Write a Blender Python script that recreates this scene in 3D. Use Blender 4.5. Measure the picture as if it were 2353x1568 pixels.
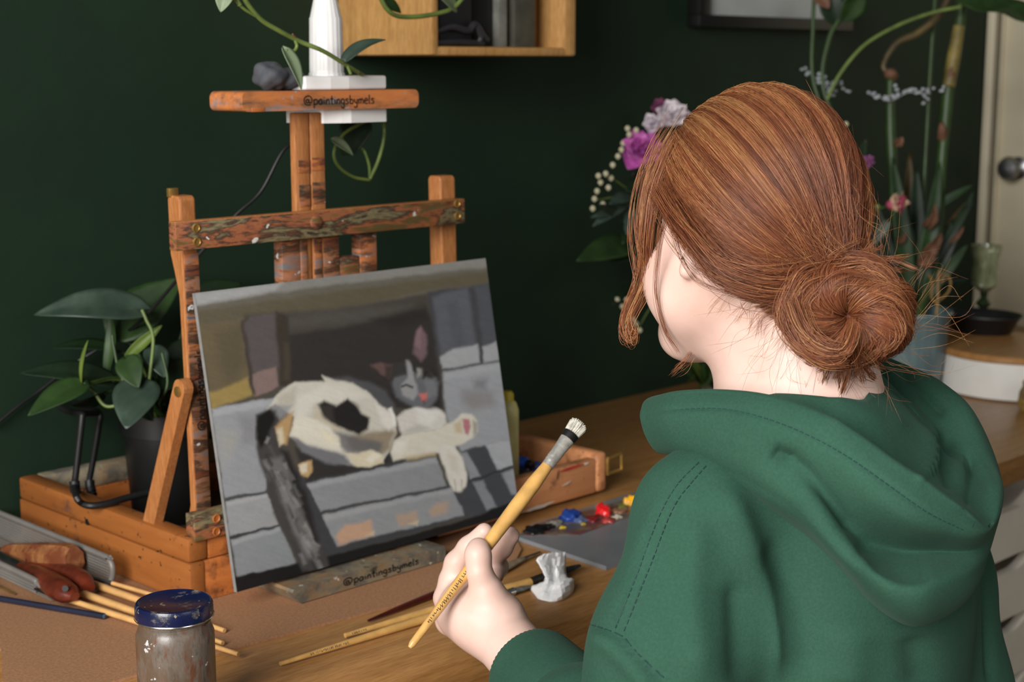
import bpy, bmesh, math, random
import numpy as np
from mathutils import Vector, Matrix, Euler
from mathutils.bvhtree import BVHTree

for o in list(bpy.data.objects): bpy.data.objects.remove(o, do_unlink=True)
scene = bpy.context.scene
COL = scene.collection
random.seed(7); RNG = np.random.default_rng(7)

# ---------------------------------------------------------------- camera
# X runs along the wall and the desk, Y into the wall, Z up; desk top at 0.75 m
FPX, IW, IH = 3600.0, 2353, 1568
PITCH = math.atan2(784-150, FPX)
AZ = math.atan2(3624.0, FPX/math.cos(PITCH))
CAM = np.array([0.0, 0.0, 1.35])
_F0 = np.array([math.cos(AZ), math.sin(AZ), 0.0])
RIGHT = np.array([math.sin(AZ), -math.cos(AZ), 0.0])
FWD = _F0*math.cos(PITCH) - np.array([0, 0, math.sin(PITCH)])
UPV = _F0*math.sin(PITCH) + np.array([0, 0, math.cos(PITCH)])
cd = bpy.data.cameras.new('camera'); cam = bpy.data.objects.new('camera', cd); COL.objects.link(cam)
cd.sensor_width = 36.0; cd.lens = 36.0*FPX/IW; cd.clip_start = 0.05
cam.matrix_world = Matrix(((RIGHT[0], UPV[0], -FWD[0], CAM[0]), (RIGHT[1], UPV[1], -FWD[1], CAM[1]),
                           (RIGHT[2], UPV[2], -FWD[2], CAM[2]), (0, 0, 0, 1)))
cd.dof.use_dof = True; cd.dof.focus_distance = 1.38; cd.dof.aperture_fstop = 8.0
scene.camera = cam

# ---------------------------------------------------------------- light
world = bpy.data.worlds.new('world'); scene.world = world; world.use_nodes = True
bg = world.node_tree.nodes['Background']; bg.inputs[0].default_value = (0.93, 0.97, 1.0, 1); bg.inputs[1].default_value = 0.075
def area(name, loc, target, sx, sy, power, col):
    l = bpy.data.lights.new(name, 'AREA'); l.shape = 'RECTANGLE'; l.size = sx; l.size_y = sy; l.energy = power; l.color = col
    o = bpy.data.objects.new(name, l); COL.objects.link(o); o.location = loc
    o.rotation_euler = (Vector(target)-Vector(loc)).to_track_quat('-Z', 'Y').to_euler(); return o
area('window_daylight', (-1.55, 0.1, 1.98), (1.2, 1.05, 0.95), 1.6, 1.5, 150, (1.0, 0.98, 0.955))
area('rear_fill_light', (1.0, -1.55, 2.0), (1.9, 1.2, 0.7), 1.2, 1.2, 11, (1.0, 0.97, 0.93))  # soft fill added behind the camera to lift the drawers and hoodie's right side
vs = scene.view_settings
vs.view_transform = 'Standard'; vs.look = 'None'; vs.gamma = 1.0; vs.use_curve_mapping = False; vs.exposure = 0.0

# ---------------------------------------------------------------- helpers
def ray(x, y): return FWD + RIGHT*((x-IW/2)/FPX) - UPV*((y-IH/2)/FPX)
def D(x, y, d): return CAM + ray(x, y)*d                      # point at a depth along the view axis
def onz(x, y, z): r = ray(x, y); return CAM + r*((z-CAM[2])/r[2])
def ony(x, y, Y): r = ray(x, y); return CAM + r*(Y/r[1])
def onx(x, y, X): r = ray(x, y); return CAM + r*(X/r[0])
def lin(c):
    return tuple((v/255/12.92 if v/255 <= .04045 else ((v/255+.055)/1.055)**2.4) for v in c)
ORG = {}
def tag(o, label=None, cat=None, group=None, kind=None):
    if label: o['label'] = label
    if cat: o['category'] = cat
    if group: o['group'] = group
    if kind: o['kind'] = kind
    return o
def thing(name, loc, label, cat, group=None):
    o = bpy.data.objects.new(name, None); COL.objects.link(o); o.location = [float(a) for a in loc]
    o.empty_display_size = 0.05
    ORG[o.name] = np.array(loc, float); return tag(o, label, cat, group)
def spline(pts, n=40, closed=False):
    P = np.array(pts, float); m = len(P)
    if m < 3: return np.array([P[0]+(P[-1]-P[0])*t for t in np.linspace(0, 1, n)])
    if closed: Q = np.vstack([P[-1], P, P[0], P[1]]); segs = m
    else: Q = np.vstack([2*P[0]-P[1], P, 2*P[-1]-P[-2]]); segs = m-1
    T = np.linspace(0, segs, n, endpoint=not closed); out = []
    for t in T:
        i = min(int(t), segs-1); u = t-i; a, b, c, d = Q[i:i+4]
        out.append(.5*((2*b)+(-a+c)*u+(2*a-5*b+4*c-d)*u*u+(-a+3*b-3*c+d)*u**3))
    return np.array(out)
class MB:
    def __init__(s): s.v = []; s.f = []
    def add(s, v, f):
        o = len(s.v); s.v += [tuple(map(float, p)) for p in v]; s.f += [tuple(int(i)+o for i in q) for q in f]; return s
    def box(s, lo, hi, bevel=0.0, seg=2, R=None, c=None):
        lo = np.array(lo, float); hi = np.array(hi, float)
        bm = bmesh.new(); bmesh.ops.create_cube(bm, size=1)
        for v in bm.verts: v.co = Vector((lo+hi)/2) + Vector([v.co[i]*(hi-lo)[i] for i in range(3)])
        if bevel > 0: bmesh.ops.bevel(bm, geom=bm.edges[:], offset=bevel, segments=seg, profile=.5, affect='EDGES')
        if R is not None:
            cc = Vector((lo+hi)/2 if c is None else c)
            for v in bm.verts: v.co = R @ (v.co-cc) + cc
        bm.verts.index_update(); s.add([v.co for v in bm.verts], [[v.index for v in f.verts] for f in bm.faces]); bm.free(); return s
    def tube(s, pts, r, n=8, cap=True, flat=1.0, flatdir=None):
        P = np.array(pts, float); m = len(P); r = np.full(m, r) if np.isscalar(r) else np.interp(np.linspace(0, 1, m), np.linspace(0, 1, len(r)), r)
        T = np.gradient(P, axis=0); T /= np.linalg.norm(T, axis=1)[:, None]+1e-12
        up = np.array([0, 0, 1.]) if abs(T[0][2]) < .9 else np.array([1., 0, 0])
        if flatdir is not None: up = np.array(flatdir, float)
        nn = up-T[0]*(up@T[0]); nn /= np.linalg.norm(nn); V = []
        for i in range(m):
            nn = nn-T[i]*(nn@T[i]); nn /= np.linalg.norm(nn)+1e-12; b = np.cross(T[i], nn)
            for k in range(n):
                a = 2*math.pi*k/n; V.append(P[i]+r[i]*(math.cos(a)*nn*flat+math.sin(a)*b))
        Fc = [(i*n+k, i*n+(k+1) % n, (i+1)*n+(k+1) % n, (i+1)*n+k) for i in range(m-1) for k in range(n)]
        if cap: Fc += [tuple(range(n-1, -1, -1)), tuple((m-1)*n+k for k in range(n))]
        return s.add(V, Fc)
    def lathe(s, prof, c, n=32, axis=(0, 0, 1), capb=True, capt=True, rib=0, ribn=0):
        ax = Vector(axis).normalized(); q = Vector((0, 0, 1)).rotation_difference(ax); V = []
        for (r, z) in prof:
            for k in range(n):
                a = 2*math.pi*k/n; rr = r*(1+rib*math.cos(a*ribn)) if rib else r
                V.append(Vector(c)+q @ Vector((rr*math.cos(a), rr*math.sin(a), z)))
        m = len(prof)
        Fc = [(i*n+k, i*n+(k+1) % n, (i+1)*n+(k+1) % n, (i+1)*n+k) for i in range(m-1) for k in range(n)]
        if capb: Fc.append(tuple(range(n-1, -1, -1)))
        if capt: Fc.append(tuple((m-1)*n+k for k in range(n)))
        return s.add(V, Fc)
    def prism(s, poly, off):                                   # planar polygon extruded by a vector
        P = [np.array(p, float) for p in poly]; o = np.array(off, float); n = len(P)
        return s.add(P+[p+o for p in P], [tuple(range(n-1, -1, -1)), tuple(range(n, 2*n))]+[(i, (i+1) % n, n+(i+1) % n, n+i) for i in range(n)])
    def build(s, name, mat, parent=None, smooth=True, ang=40, label=None, recalc=True):
        me = bpy.data.meshes.new(name)
        V = np.array(s.v, float)
        if parent is not None: org = ORG[parent.name]
        else: org = np.array([(V[:, 0].min()+V[:, 0].max())/2, (V[:, 1].min()+V[:, 1].max())/2, V[:, 2].min()])
        me.from_pydata([tuple(p) for p in (V-org)], [], s.f)
        if recalc:
            bm = bmesh.new(); bm.from_mesh(me); bmesh.ops.recalc_face_normals(bm, faces=bm.faces[:]); bm.to_mesh(me); bm.free()
        if smooth:
            me.polygons.foreach_set('use_smooth', [True]*len(me.polygons))
            if ang < 180: me.set_sharp_from_angle(angle=math.radians(ang))
        me.materials.append(mat); me.update()
        o = bpy.data.objects.new(name, me); COL.objects.link(o)
        if parent is not None: o.parent = parent
        else: o.location = org
        ORG[o.name] = org
        if label: o['label'] = label
        return o
def mesh_np(name, V, F, mat, parent=None, smooth=True, colors=None, org=None):
    me = bpy.data.meshes.new(name); V = np.asarray(V, np.float32); F = np.asarray(F, np.int32)
    if org is None: org = ORG[parent.name] if parent is not None else np.zeros(3)
    V = V-np.asarray(org, np.float32)
    k = F.shape[1]; me.vertices.add(len(V)); me.vertices.foreach_set('co', V.ravel())
    me.loops.add(F.size); me.loops.foreach_set('vertex_index', F.ravel()); me.polygons.add(len(F))
    me.polygons.foreach_set('loop_start', np.arange(0, F.size, k, dtype=np.int32))
    me.polygons.foreach_set('loop_total', np.full(len(F), k, np.int32))
    me.polygons.foreach_set('use_smooth', np.full(len(F), smooth))
    me.update(calc_edges=True); me.validate()
    if colors is not None:
        a = me.color_attributes.new('col', 'FLOAT_COLOR', 'POINT')
        c = np.ones((len(V), 4), np.float32); c[:, :3] = colors; a.data.foreach_set('color', c.ravel())
    me.materials.append(mat); o = bpy.data.objects.new(name, me); COL.objects.link(o)
    if parent is not None: o.parent = parent
    else: o.location = [float(v) for v in org]
    ORG[o.name] = np.asarray(org, float); return o

# ---------------------------------------------------------------- materials
def nodes(name):
    m = bpy.data.materials.new(name); m.use_nodes = True; nt = m.node_tree
    return m, nt, nt.nodes['Principled BSDF']
def N(nt, t, **kw):
    n = nt.nodes.new(t)
    for k, v in kw.items(): setattr(n, k, v)
    return n
def noise(nt, scale, detail=4, rough=.55, stretch=None, seed=0, dist=0.0):
    tc = N(nt, 'ShaderNodeTexCoord'); mp = N(nt, 'ShaderNodeMapping'); nz = N(nt, 'ShaderNodeTexNoise')
    mp.inputs['Location'].default_value = (seed*3.1, seed*1.7, seed*.9)
    if stretch: mp.inputs['Scale'].default_value = stretch
    nt.links.new(tc.outputs['Object'], mp.inputs['Vector']); nt.links.new(mp.outputs[0], nz.inputs['Vector'])
    nz.inputs['Scale'].default_value = scale; nz.inputs['Detail'].default_value = detail; nz.inputs['Roughness'].default_value = rough
    nz.inputs['Distortion'].default_value = dist
    return nz
def ramp(nt, fac, stops):
    r = N(nt, 'ShaderNodeValToRGB'); e = r.color_ramp.elements
    while len(e) < len(stops): e.new(0.5)
    for i, (p, c) in enumerate(stops): e[i].position = p; e[i].color = (*lin(c), 1)
    nt.links.new(fac, r.inputs[0]); return r
def bumpn(nt, b, fac, strength, dist=.001):
    bp = N(nt, 'ShaderNodeBump'); bp.inputs['Strength'].default_value = strength; bp.inputs['Distance'].default_value = dist
    nt.links.new(fac, bp.inputs['Height']); nt.links.new(bp.outputs[0], b.inputs['Normal']); return bp
def mixc(nt, fac, a, b):
    m = N(nt, 'ShaderNodeMix', data_type='RGBA')
    if hasattr(fac, 'links') or not isinstance(fac, (int, float)): nt.links.new(fac, m.inputs[0])
    else: m.inputs[0].default_value = fac
    nt.links.new(a, m.inputs[6]); nt.links.new(b, m.inputs[7]); return m.outputs[2]
def plain(name, col, rough=.5, var=.12, scale=25, bump=0.0, metal=0.0, stretch=None, bscale=None, spec=.5, sheen=0):
    m, nt, b = nodes(name); c = np.array(col, float)
    nz = noise(nt, scale, stretch=stretch)
    r = ramp(nt, nz.outputs['Fac'], [(.3, tuple(np.clip(c*(1-var), 0, 255))), (.7, tuple(np.clip(c*(1+var), 0, 255)))])
    nt.links.new(r.outputs[0], b.inputs['Base Color']); b.inputs['Roughness'].default_value = rough; b.inputs['Metallic'].default_value = metal
    b.inputs['Specular IOR Level'].default_value = spec
    if sheen: b.inputs['Sheen Weight'].default_value = sheen; b.inputs['Sheen Roughness'].default_value = .5
    if bump:
        nb = noise(nt, bscale or scale*4, 6, stretch=stretch); bumpn(nt, b, nb.outputs['Fac'], bump)
    return m
def wood(name, a, bcol, scale=12, stretch=(1, 8, 8), rough=.45, bump=.15, dark=None):
    m, nt, b = nodes(name)
    n1 = noise(nt, scale, 5, .6, stretch, dist=.6); n2 = noise(nt, scale*7, 4, .6, stretch, seed=2)
    r1 = ramp(nt, n1.outputs['Fac'], [(.3, a), (.7, bcol)])
    r2 = ramp(nt, n2.outputs['Fac'], [(.35, tuple(np.array(a)*.72)), (.6, (255, 255, 255))])
    mm = N(nt, 'ShaderNodeMix', data_type='RGBA', blend_type='MULTIPLY'); mm.inputs[0].default_value = .35
    nt.links.new(r1.outputs[0], mm.inputs[6]); nt.links.new(r2.outputs[0], mm.inputs[7])
    nt.links.new(mm.outputs[2], b.inputs['Base Color']); b.inputs['Roughness'].default_value = rough
    if bump: bumpn(nt, b, n2.outputs['Fac'], bump, .0006)
    return m
def painted_wood(name, a, bcol, smears, amount=.5, scale=14, stretch=(1, 6, 6), sscale=18, sstretch=(1, 1, 1), rough=.5, spots=None):
    """bare wood with dried paint smears in several colours"""
    m, nt, b = nodes(name)
    n1 = noise(nt, scale, 5, .6, stretch, dist=.5); base = ramp(nt, n1.outputs['Fac'], [(.3, a), (.7, bcol)]).outputs[0]
    n2 = noise(nt, sscale, 5, .65, sstretch, seed=5, dist=.4)
    k = len(smears); st = [(.3+.4*i/(max(k-1, 1)), c) for i, c in enumerate(smears)]
    sm = ramp(nt, n2.outputs['Fac'], st).outputs[0]
    n3 = noise(nt, sscale*.8, 6, .7, sstretch, seed=9); th = 1-amount
    mk = ramp(nt, n3.outputs['Fac'], [(.30+.4*th-.06, (0, 0, 0)), (.30+.4*th+.06, (255, 255, 255))]).outputs[0]
    col = mixc(nt, mk, base, sm)
    if spots:
        n4 = noise(nt, spots[1], 3, .5, seed=13); sp = ramp(nt, n4.outputs['Fac'], [(.675, (0, 0, 0)), (.70, (255, 255, 255))]).outputs[0]
        rgb = N(nt, 'ShaderNodeRGB'); rgb.outputs[0].default_value = (*lin(spots[0]), 1); col = mixc(nt, sp, col, rgb.outputs[0])
    nt.links.new(col, b.inputs['Base Color']); b.inputs['Roughness'].default_value = rough
    bumpn(nt, b, n3.outputs['Fac'], .35, .0012); return m
def vcol(name, rough=.5, spec=.5, bump=0, bscale=900, aniso=0, mult=None):
    m, nt, b = nodes(name); a = N(nt, 'ShaderNodeVertexColor', layer_name='col')
    nt.links.new(a.outputs[0], b.inputs['Base Color']); b.inputs['Roughness'].default_value = rough; b.inputs['Specular IOR Level'].default_value = spec
    if bump: bumpn(nt, b, noise(nt, bscale, 3).outputs['Fac'], bump, .0006)
    return m
MT = {}
MT['wall'] = plain('green wall paint', (27, 44, 31), .6, .06, 6, .25, bscale=160, spec=.2)
MT['floor'] = wood('floor boards', (120, 92, 62), (140, 108, 76), 6, (1, 6, 1))
MT['white'] = plain('white lacquer', (232, 226, 212), .4, .03, 8)
MT['doorpaint'] = plain('cream door paint', (206, 196, 170), .45, .04, 5, .05)
MT['desk'] = wood('oak worktop', (160, 114, 64), (182, 134, 80), 5, (1, 12, 12), .38, .12)
MT['hardboard'] = plain('brown hardboard', (162, 118, 84), .75, .10, 330, .3, bscale=900)
MT['brass'] = plain('dull brass', (176, 140, 76), .42, .12, 60, metal=.8)
MT['chrome'] = plain('chrome', (205, 205, 205), .22, .05, 60, metal=1)
MT['steel'] = plain('dull steel', (150, 150, 150), .35, .1, 60, metal=1)
MT['black'] = plain('black plastic', (22, 22, 22), .4, .1, 30)
MT['rubber'] = plain('black coated wire', (20, 20, 21), .5, .1, 30)
MT['ink'] = plain('black marker ink', (22, 18, 16), .6, .1, 50)
MT['lampwhite'] = plain('white lamp plastic', (232, 230, 228), .3, .02, 20)
EO = (186, 126, 76); EO2 = (170, 108, 60)
MT['easel'] = wood('orange beech', EO2, EO, 10, (9, 9, 1), .42, .1)
MT['easelx'] = painted_wood('orange beech box with nicks', (140, 82, 38), (158, 96, 46), [(104, 64, 26), (96, 60, 40), (70, 74, 90)], .16, 8, (9, 1, 9), 30, rough=.4, spots=((66, 40, 22), 110))
MT['easelfront'] = painted_wood('stained beech front', (164, 92, 42), (190, 112, 54), [(84, 48, 26), (120, 70, 36), (60, 44, 34)], .34, 10, (1, 9, 9), 26, (1, 1, 1), spots=((50, 32, 20), 130))
MT['smear'] = painted_wood('paint smeared beech', (160, 94, 52), (184, 116, 66), [(40, 32, 28), (124, 64, 38), (92, 82, 46), (156, 92, 60), (58, 46, 36), (128, 116, 84), (48, 40, 36), (116, 70, 44)], .84, 12, (1, 8, 8), 24, (.35, 1, 1.5), spots=((206, 206, 196), 62))
MT['smear2'] = painted_wood('paint smeared slats', (176, 100, 54), (196, 118, 66), [(30, 28, 28), (116, 62, 38), (60, 50, 38), (150, 100, 70), (110, 110, 112), (44, 36, 32)], .72, 12, (8, 8, 1), 22, (.6, .6, 2.5), spots=((196, 200, 200), 70))
MT['traywood'] = painted_wood('paint smeared tray front', (188, 112, 62), (206, 128, 72), [(180, 112, 66), (128, 124, 126), (150, 98, 62), (92, 78, 64), (140, 136, 134)], .55, 14, (1, 8, 8), 22, (.45, 1, 1.6), spots=((150, 150, 156), 80))
MT['holder'] = painted_wood('grey painted ledge', (128, 104, 76), (150, 120, 88), [(66, 62, 54), (140, 128, 104), (100, 96, 88), (86, 74, 56)], .6, 14, (1, 8, 8), 24, (1, 1, 1.5), spots=((190, 186, 170), 90))
MT['drawerwood'] = painted_wood('pinkish box wood', (196, 130, 84), (212, 148, 100), [(120, 74, 46), (150, 92, 60)], .22, 10, (1, 8, 8), 24, spots=((70, 46, 36), 90))
MT['handle'] = plain('varnished brush handle', (208, 162, 94), .3, .08, 60)
# ================================================================ setting
WY = 1.836; DZ = 0.75
def struct(o): return tag(o, kind='structure')
tag(struct(MB().box((-2.2, -1.6, -.02), (3.62, 1.9, 0)).build('floor', MT['floor'], smooth=False)), 'wooden floor below the desk', 'floor')
tag(struct(MB().box((-2.2, WY, 0), (3.62, WY+.1, 2.6)).build('wall_back', MT['wall'], smooth=False)), 'dark green painted wall behind the desk', 'wall')
WX = 3.456
tag(struct(MB().box((WX, -1.6, 0), (WX+.12, WY, 2.6)).build('wall_right', MT['wall'], smooth=False)), 'green side wall holding the cream door', 'wall')
# left wall with the window the daylight comes through
wl = MB(); wl.box((-2.0, -1.6, 0), (-1.9, WY, 1.0)); wl.box((-2.0, -1.6, 2.4), (-1.9, WY, 2.6))
wl.box((-2.0, -1.6, 1.0), (-1.9, -.6, 2.4)); wl.box((-2.0, 1.3, 1.0), (-1.9, WY, 2.4))
tag(struct(wl.build('wall_left', MT['white'], smooth=False)), 'white window wall out of view on the left', 'wall')
# door on the right wall
yd = WY
def zr(px, py): return onx(px, py, WX)
d = thing('door_1', (WX-.02, WY-.45, 0), 'cream panelled door with a round metal knob at the right edge', 'door'); struct(d)
yA = zr(2281, 60)[1]; yB = zr(2303, 60)[1]; yC = zr(2318, 60)[1]
MB().box((WX-.035, yB, 0), (WX, min(yA, WY-.001), 2.2), .004).build('door_frame', MT['doorpaint'], d)
MB().box((WX-.022, yC-.8, .02), (WX-.002, yC, 2.1), .004).build('door_leaf', MT['doorpaint'], d)
MB().box((WX-.034, yC-.004, .02), (WX-.022, yC+.0, 2.1), .0005).build('bead', MT['doorpaint'], d)
k = zr(2352, 385)
kb = MB().lathe([(.004, 0), (.026, .002), (.026, .006), (.011, .012), (.011, .03), (.024, .038), (.029, .05), (.022, .062), (.002, .066)], (WX-.022, k[1], k[2]), 20, (-1, 0, 0)).build('door_knob', MT['steel'], d)

# desk: long worktop on white drawer units
DX0, DX1, DYF = -.25, 3.40, 1.110
t = thing('worktop', (1.6, 1.45, DZ-.05), 'long oak worktop running along the green wall', 'desk')
MB().box((DX0, DYF, DZ-.042), (DX1, WY-.002, DZ), .002).build('board', MT['desk'], t)
def drawer_unit(x0, x1, label, zs):
    yF = DYF+.022
    u = thing('drawer_unit', ((x0+x1)/2, 1.45, 0), label, 'drawers')
    c = MB(); c.box((x0, yF+.018, .03), (x0+.016, WY-.02, DZ-.043)); c.box((x1-.016, yF+.018, .03), (x1, WY-.02, DZ-.043))
    c.box((x0+.016, WY-.035, .03), (x1-.016, WY-.02, DZ-.043)); c.box((x0+.016, yF+.02, .03), (x1-.016, WY-.035, .045))
    c.box((x0+.016, yF+.02, DZ-.06), (x1-.016, WY-.035, DZ-.043))
    c.build('cabinet_body', MT['white'], u, smooth=False)
    for (z0, z1) in zs:                                        # fronts with a scooped finger cut-out in the top edge
        n = 24; xm = (x0+x1)/2; w = .13; top = []
        for i in range(n+1):
            x = xm-w-.03+(2*w+.06)*i/n; a = abs(x-xm)
            dz = .024*(1-max(0, min(1, (a-w+.03)/.06))**1.6) if a < w+.03 else 0
            top.append((x, z1-dz))
        poly = [(x0+.001, z0), (x1-.001, z0), (x1-.001, z1)]+[p for p in reversed(top)]+[(x0+.001, z1)]
        dr = MB().prism([(p[0], yF, p[1]) for p in poly], (0, .018, 0)).build('drawer', MT['white'], u, smooth=False)
        MB().box((x0+.03, yF+.019, z0+.004), (x1-.03, yF+.024, z1-.03)).build('drawer_back_lip', MT['steel'], dr, smooth=False)
zt = DZ-.075
zs = [(zt-.105*(i+1)+.004, zt-.105*i) for i in range(5)]
drawer_unit(2.02, 2.38, 'white drawer unit with finger cut-outs, right beside the seated painter', zs)
drawer_unit(2.384, 2.744, 'white drawer unit furthest right under the worktop', zs)
lg = MB(); lg.box((DX0+.02, DYF+.05, 0), (DX0+.06, WY-.05, DZ-.042)); 
lg.build('trestle_panel', MT['white'], t, smooth=False)

# wall shelf box with books
sh = thing('wall_shelf', tuple(ony(1150, 128, 1.75)), 'open bamboo box shelf hung on the green wall', 'shelf')
MT['bamboo'] = wood('bamboo', (186, 138, 78), (206, 160, 100), 14, (5, 5, .6), .45, .08)
yS = 1.63; sx0 = ony(992, 100, yS)[0]; sx1 = ony(1324, 100, yS)[0]; sz0 = ony(1150, 128, yS)[2]; tb = .014
MB().box((sx0, yS, sz0), (sx0+tb, WY-.001, sz0+.3), .004).build('side_panel', MT['bamboo'], sh)
MB().box((sx1-tb-.012, yS, sz0), (sx1, WY-.001, sz0+.3), .004).build('side_panel', MT['bamboo'], sh)
MB().box((sx0+.002, yS+.0005, sz0-.0005), (sx1-.002, WY-.001, sz0+.0125), .004).build('bottom_panel', MT['bamboo'], sh)
MB().box((sx0+.002, yS+.0005, sz0+.288), (sx1-.002, WY-.001, sz0+.3005), .004).build('top_panel', MT['bamboo'], sh)
MB().box((sx0+tb, WY-.012, sz0+.012), (sx1-tb, WY-.004, sz0+.288)).build('back_panel', MT['bamboo'], sh)
def bk(pxa, pxb, y, h, col, label, dd=.15):
    a = ony(pxa, 90, yS+.02)[0]+.0003; b_ = ony(pxb, 90, yS+.02)[0]-.0003
    r = thing('book', ((a+b_)/2, y+.06, sz0+.0126), label, 'book', 'books in the wall shelf')
    m = plain('book '+label[:12], col, .5, .15, 40)
    MB().box((a, y, sz0+.0126), (b_, y+dd, sz0+h), .0015).build('cover', m, r)
    MB().box((a+.002, y+.003, sz0+h), (b_-.002, y+dd-.002, sz0+h+.0015)).build('pages', MT['white'], r, smooth=False)
bk(1000, 1075, yS+.012, .225, (26, 26, 28), 'black book leaning at the left inside the wall shelf')
bk(1077, 1143, yS+.03, .21, (20, 20, 19), 'very dark book second from the left in the shelf')
bk(1146, 1166, yS+.02, .22, (120, 120, 112), 'thin pale grey book in the middle of the shelf')
bk(1168, 1178, yS+.03, .2, (52, 54, 52), 'thin dark grey book right of the pale grey one')
bk(1180, 1228, yS+.018, .215, (74, 72, 62), 'olive grey book right of the thin dark one')
bk(1230, 1244, yS+.03, .2, (128, 84, 40), 'narrow brown book furthest right in the shelf')
# black ornament in the shelf
og = MB(); p0 = ony(1003, 70, yS+.006); 
g = spline([ony(1004, 72, yS+.006), ony(1040, 62, yS+.006), ony(1075, 70, yS+.006), ony(1092, 55, yS+.006), ony(1110, 80, yS+.006), ony(1122, 92, yS+.006)], 30)
og.tube(g, [.003, .005, .005, .004, .003], 8); og.tube(spline([ony(1004, 98, yS+.008), ony(1060, 96, yS+.008), ony(1110, 100, yS+.008)], 12), .004, 8)
og.tube(spline([ony(1095, 60, yS+.006), ony(1105, 85, yS+.006), ony(1100, 97, yS+.008)], 12), .004, 8)
tag(og.build('figurine', plain('charcoal resin', (44, 44, 48), .45), None), 'small charcoal curled figurine in front of the black book', 'ornament')

# picture frame
fr = thing('picture_frame', tuple(ony(1780, 65, WY-.02)), 'black picture frame with a pale grey mat on the wall', 'picture')
yF = WY-.03; fx0 = ony(1608, 40, yF)[0]; fx1 = ony(1962, 40, yF)[0]; fz0 = ony(1780, 66, yF)[2]; fw = .034
for nm, lo, hi in (('frame_rail', (fx0, yF, fz0), (fx1, WY-.001, fz0+.022)), ('frame_rail', (fx0, yF, fz0+.38), (fx1, WY-.001, fz0+.40)),
                   ('frame_stile', (fx0, yF+.0003, fz0+.022), (fx0+fw, WY-.001, fz0+.38)), ('frame_stile', (fx1-fw, yF+.0003, fz0+.022), (fx1, WY-.001, fz0+.38))):
    MB().box(lo, hi, .002).build(nm, MT['black'], fr)
MB().box((fx0+fw, WY-.012, fz0+.022), (fx1-fw, WY-.006, fz0+.38)).build('mat_board', plain('grey mat', (176, 180, 178), .6, .04, 10), fr, smooth=False)
MB().box((fx0+fw+.12, WY-.0125, fz0+.15), (fx1-fw-.12, WY-.012, fz0+.30)).build('print', plain('pale print', (120, 128, 122), .6, .3, 30), fr, smooth=False)
# ================================================================ hardboard, easel, canvas
hb = [onz(-60, 1430, DZ)[:2], onz(3, 1500, DZ)[:2], onz(6, 1575, DZ)[:2], onz(150, 1605, DZ)[:2], onz(493, 1507, DZ)[:2], onz(1118, 1340, DZ)[:2], onz(1150, 1326, DZ)[:2], onz(1186, 1292, DZ)[:2], onz(1198, 1268, DZ)[:2], (1.43, 1.43), (1.43, 1.79), (.70, 1.79)]
tag(MB().prism([(a, b, DZ+.0002) for a, b in hb], (0, 0, .0032)).build('hardboard_sheet', MT['hardboard'], smooth=False), 'thin brown hardboard sheet lying on the worktop under the easel', 'board')
BZ = DZ+.0036
EX0, EX1, EY0, EY1 = .938, 1.6235, 1.436, 1.822
ez = thing('box_easel', (1.2, 1.6, BZ), 'orange wooden sketch box easel, paint smeared, holding the canvas', 'easel')
ZS, ZT, ZR = .801, .830, .8125
w = .02
# lower box
MB().box((EX0, EY0, BZ), (EX0+w, EY1, ZS), .002).build('box_side', MT['easelx'], ez)
MB().box((EX0+w, EY0+.001, BZ), (1.30, EY0+w, ZS-.0005), .0015).build('box_front', MT['easelfront'], ez)
MB().box((EX0+w, EY1-w, BZ), (EX1-w, EY1, ZS), .002).build('box_back', MT['easelfront'], ez)
MB().box((EX0+w, EY0+w, BZ), (EX1-w, EY1-w, BZ+.006)).build('box_floor', plain('dark stained box floor', (70, 50, 34), .6, .3), ez, smooth=False)
# lid frame on the left
MB().box((EX0, EY0+.001, ZS+.0008), (EX0+.026, EY1, ZT), .004).build('lid_side', MT['easelx'], ez)
MB().box((EX0+.026, EY0+.0015, ZS+.0008), (1.22, EY0+.018, ZT-.001), .002).build('lid_front', MT['easelfront'], ez)
MB().box((EX0+.026, EY1-.02, ZS+.0008), (1.35, EY1, ZT), .002).build('lid_back', MT['holder'], ez)
pg = onx(190, 1207, EX0); MB().lathe([(.0005, 0), (.004, .0003), (.0045, -.003)], (EX0-.0002, onx(200, 1200, EX0)[1], onx(200, 1200, EX0)[2]), 12, (-1, 0, 0)).build('dowel_hole', MT['black'], ez)
# open drawer part at the right
fy = 1.4236-.004
rw = MB()
rw.box((EX1-.022, fy, BZ+.002), (EX1, fy+.40, ZR), .006, 3); rw.build('drawer_end', MT['drawerwood'], ez)
dfr = MB().box((1.30, fy+.002, BZ+.003), (EX1-.0225, fy+.018, ZR-.007), .0015).build('drawer_front', MT['drawerwood'], ez)
MB().box((1.30, fy+.018, BZ+.007), (EX1-.022, fy+.38, BZ+.010)).build('drawer_floor', MT['easelfront'], ez, smooth=False)
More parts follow.
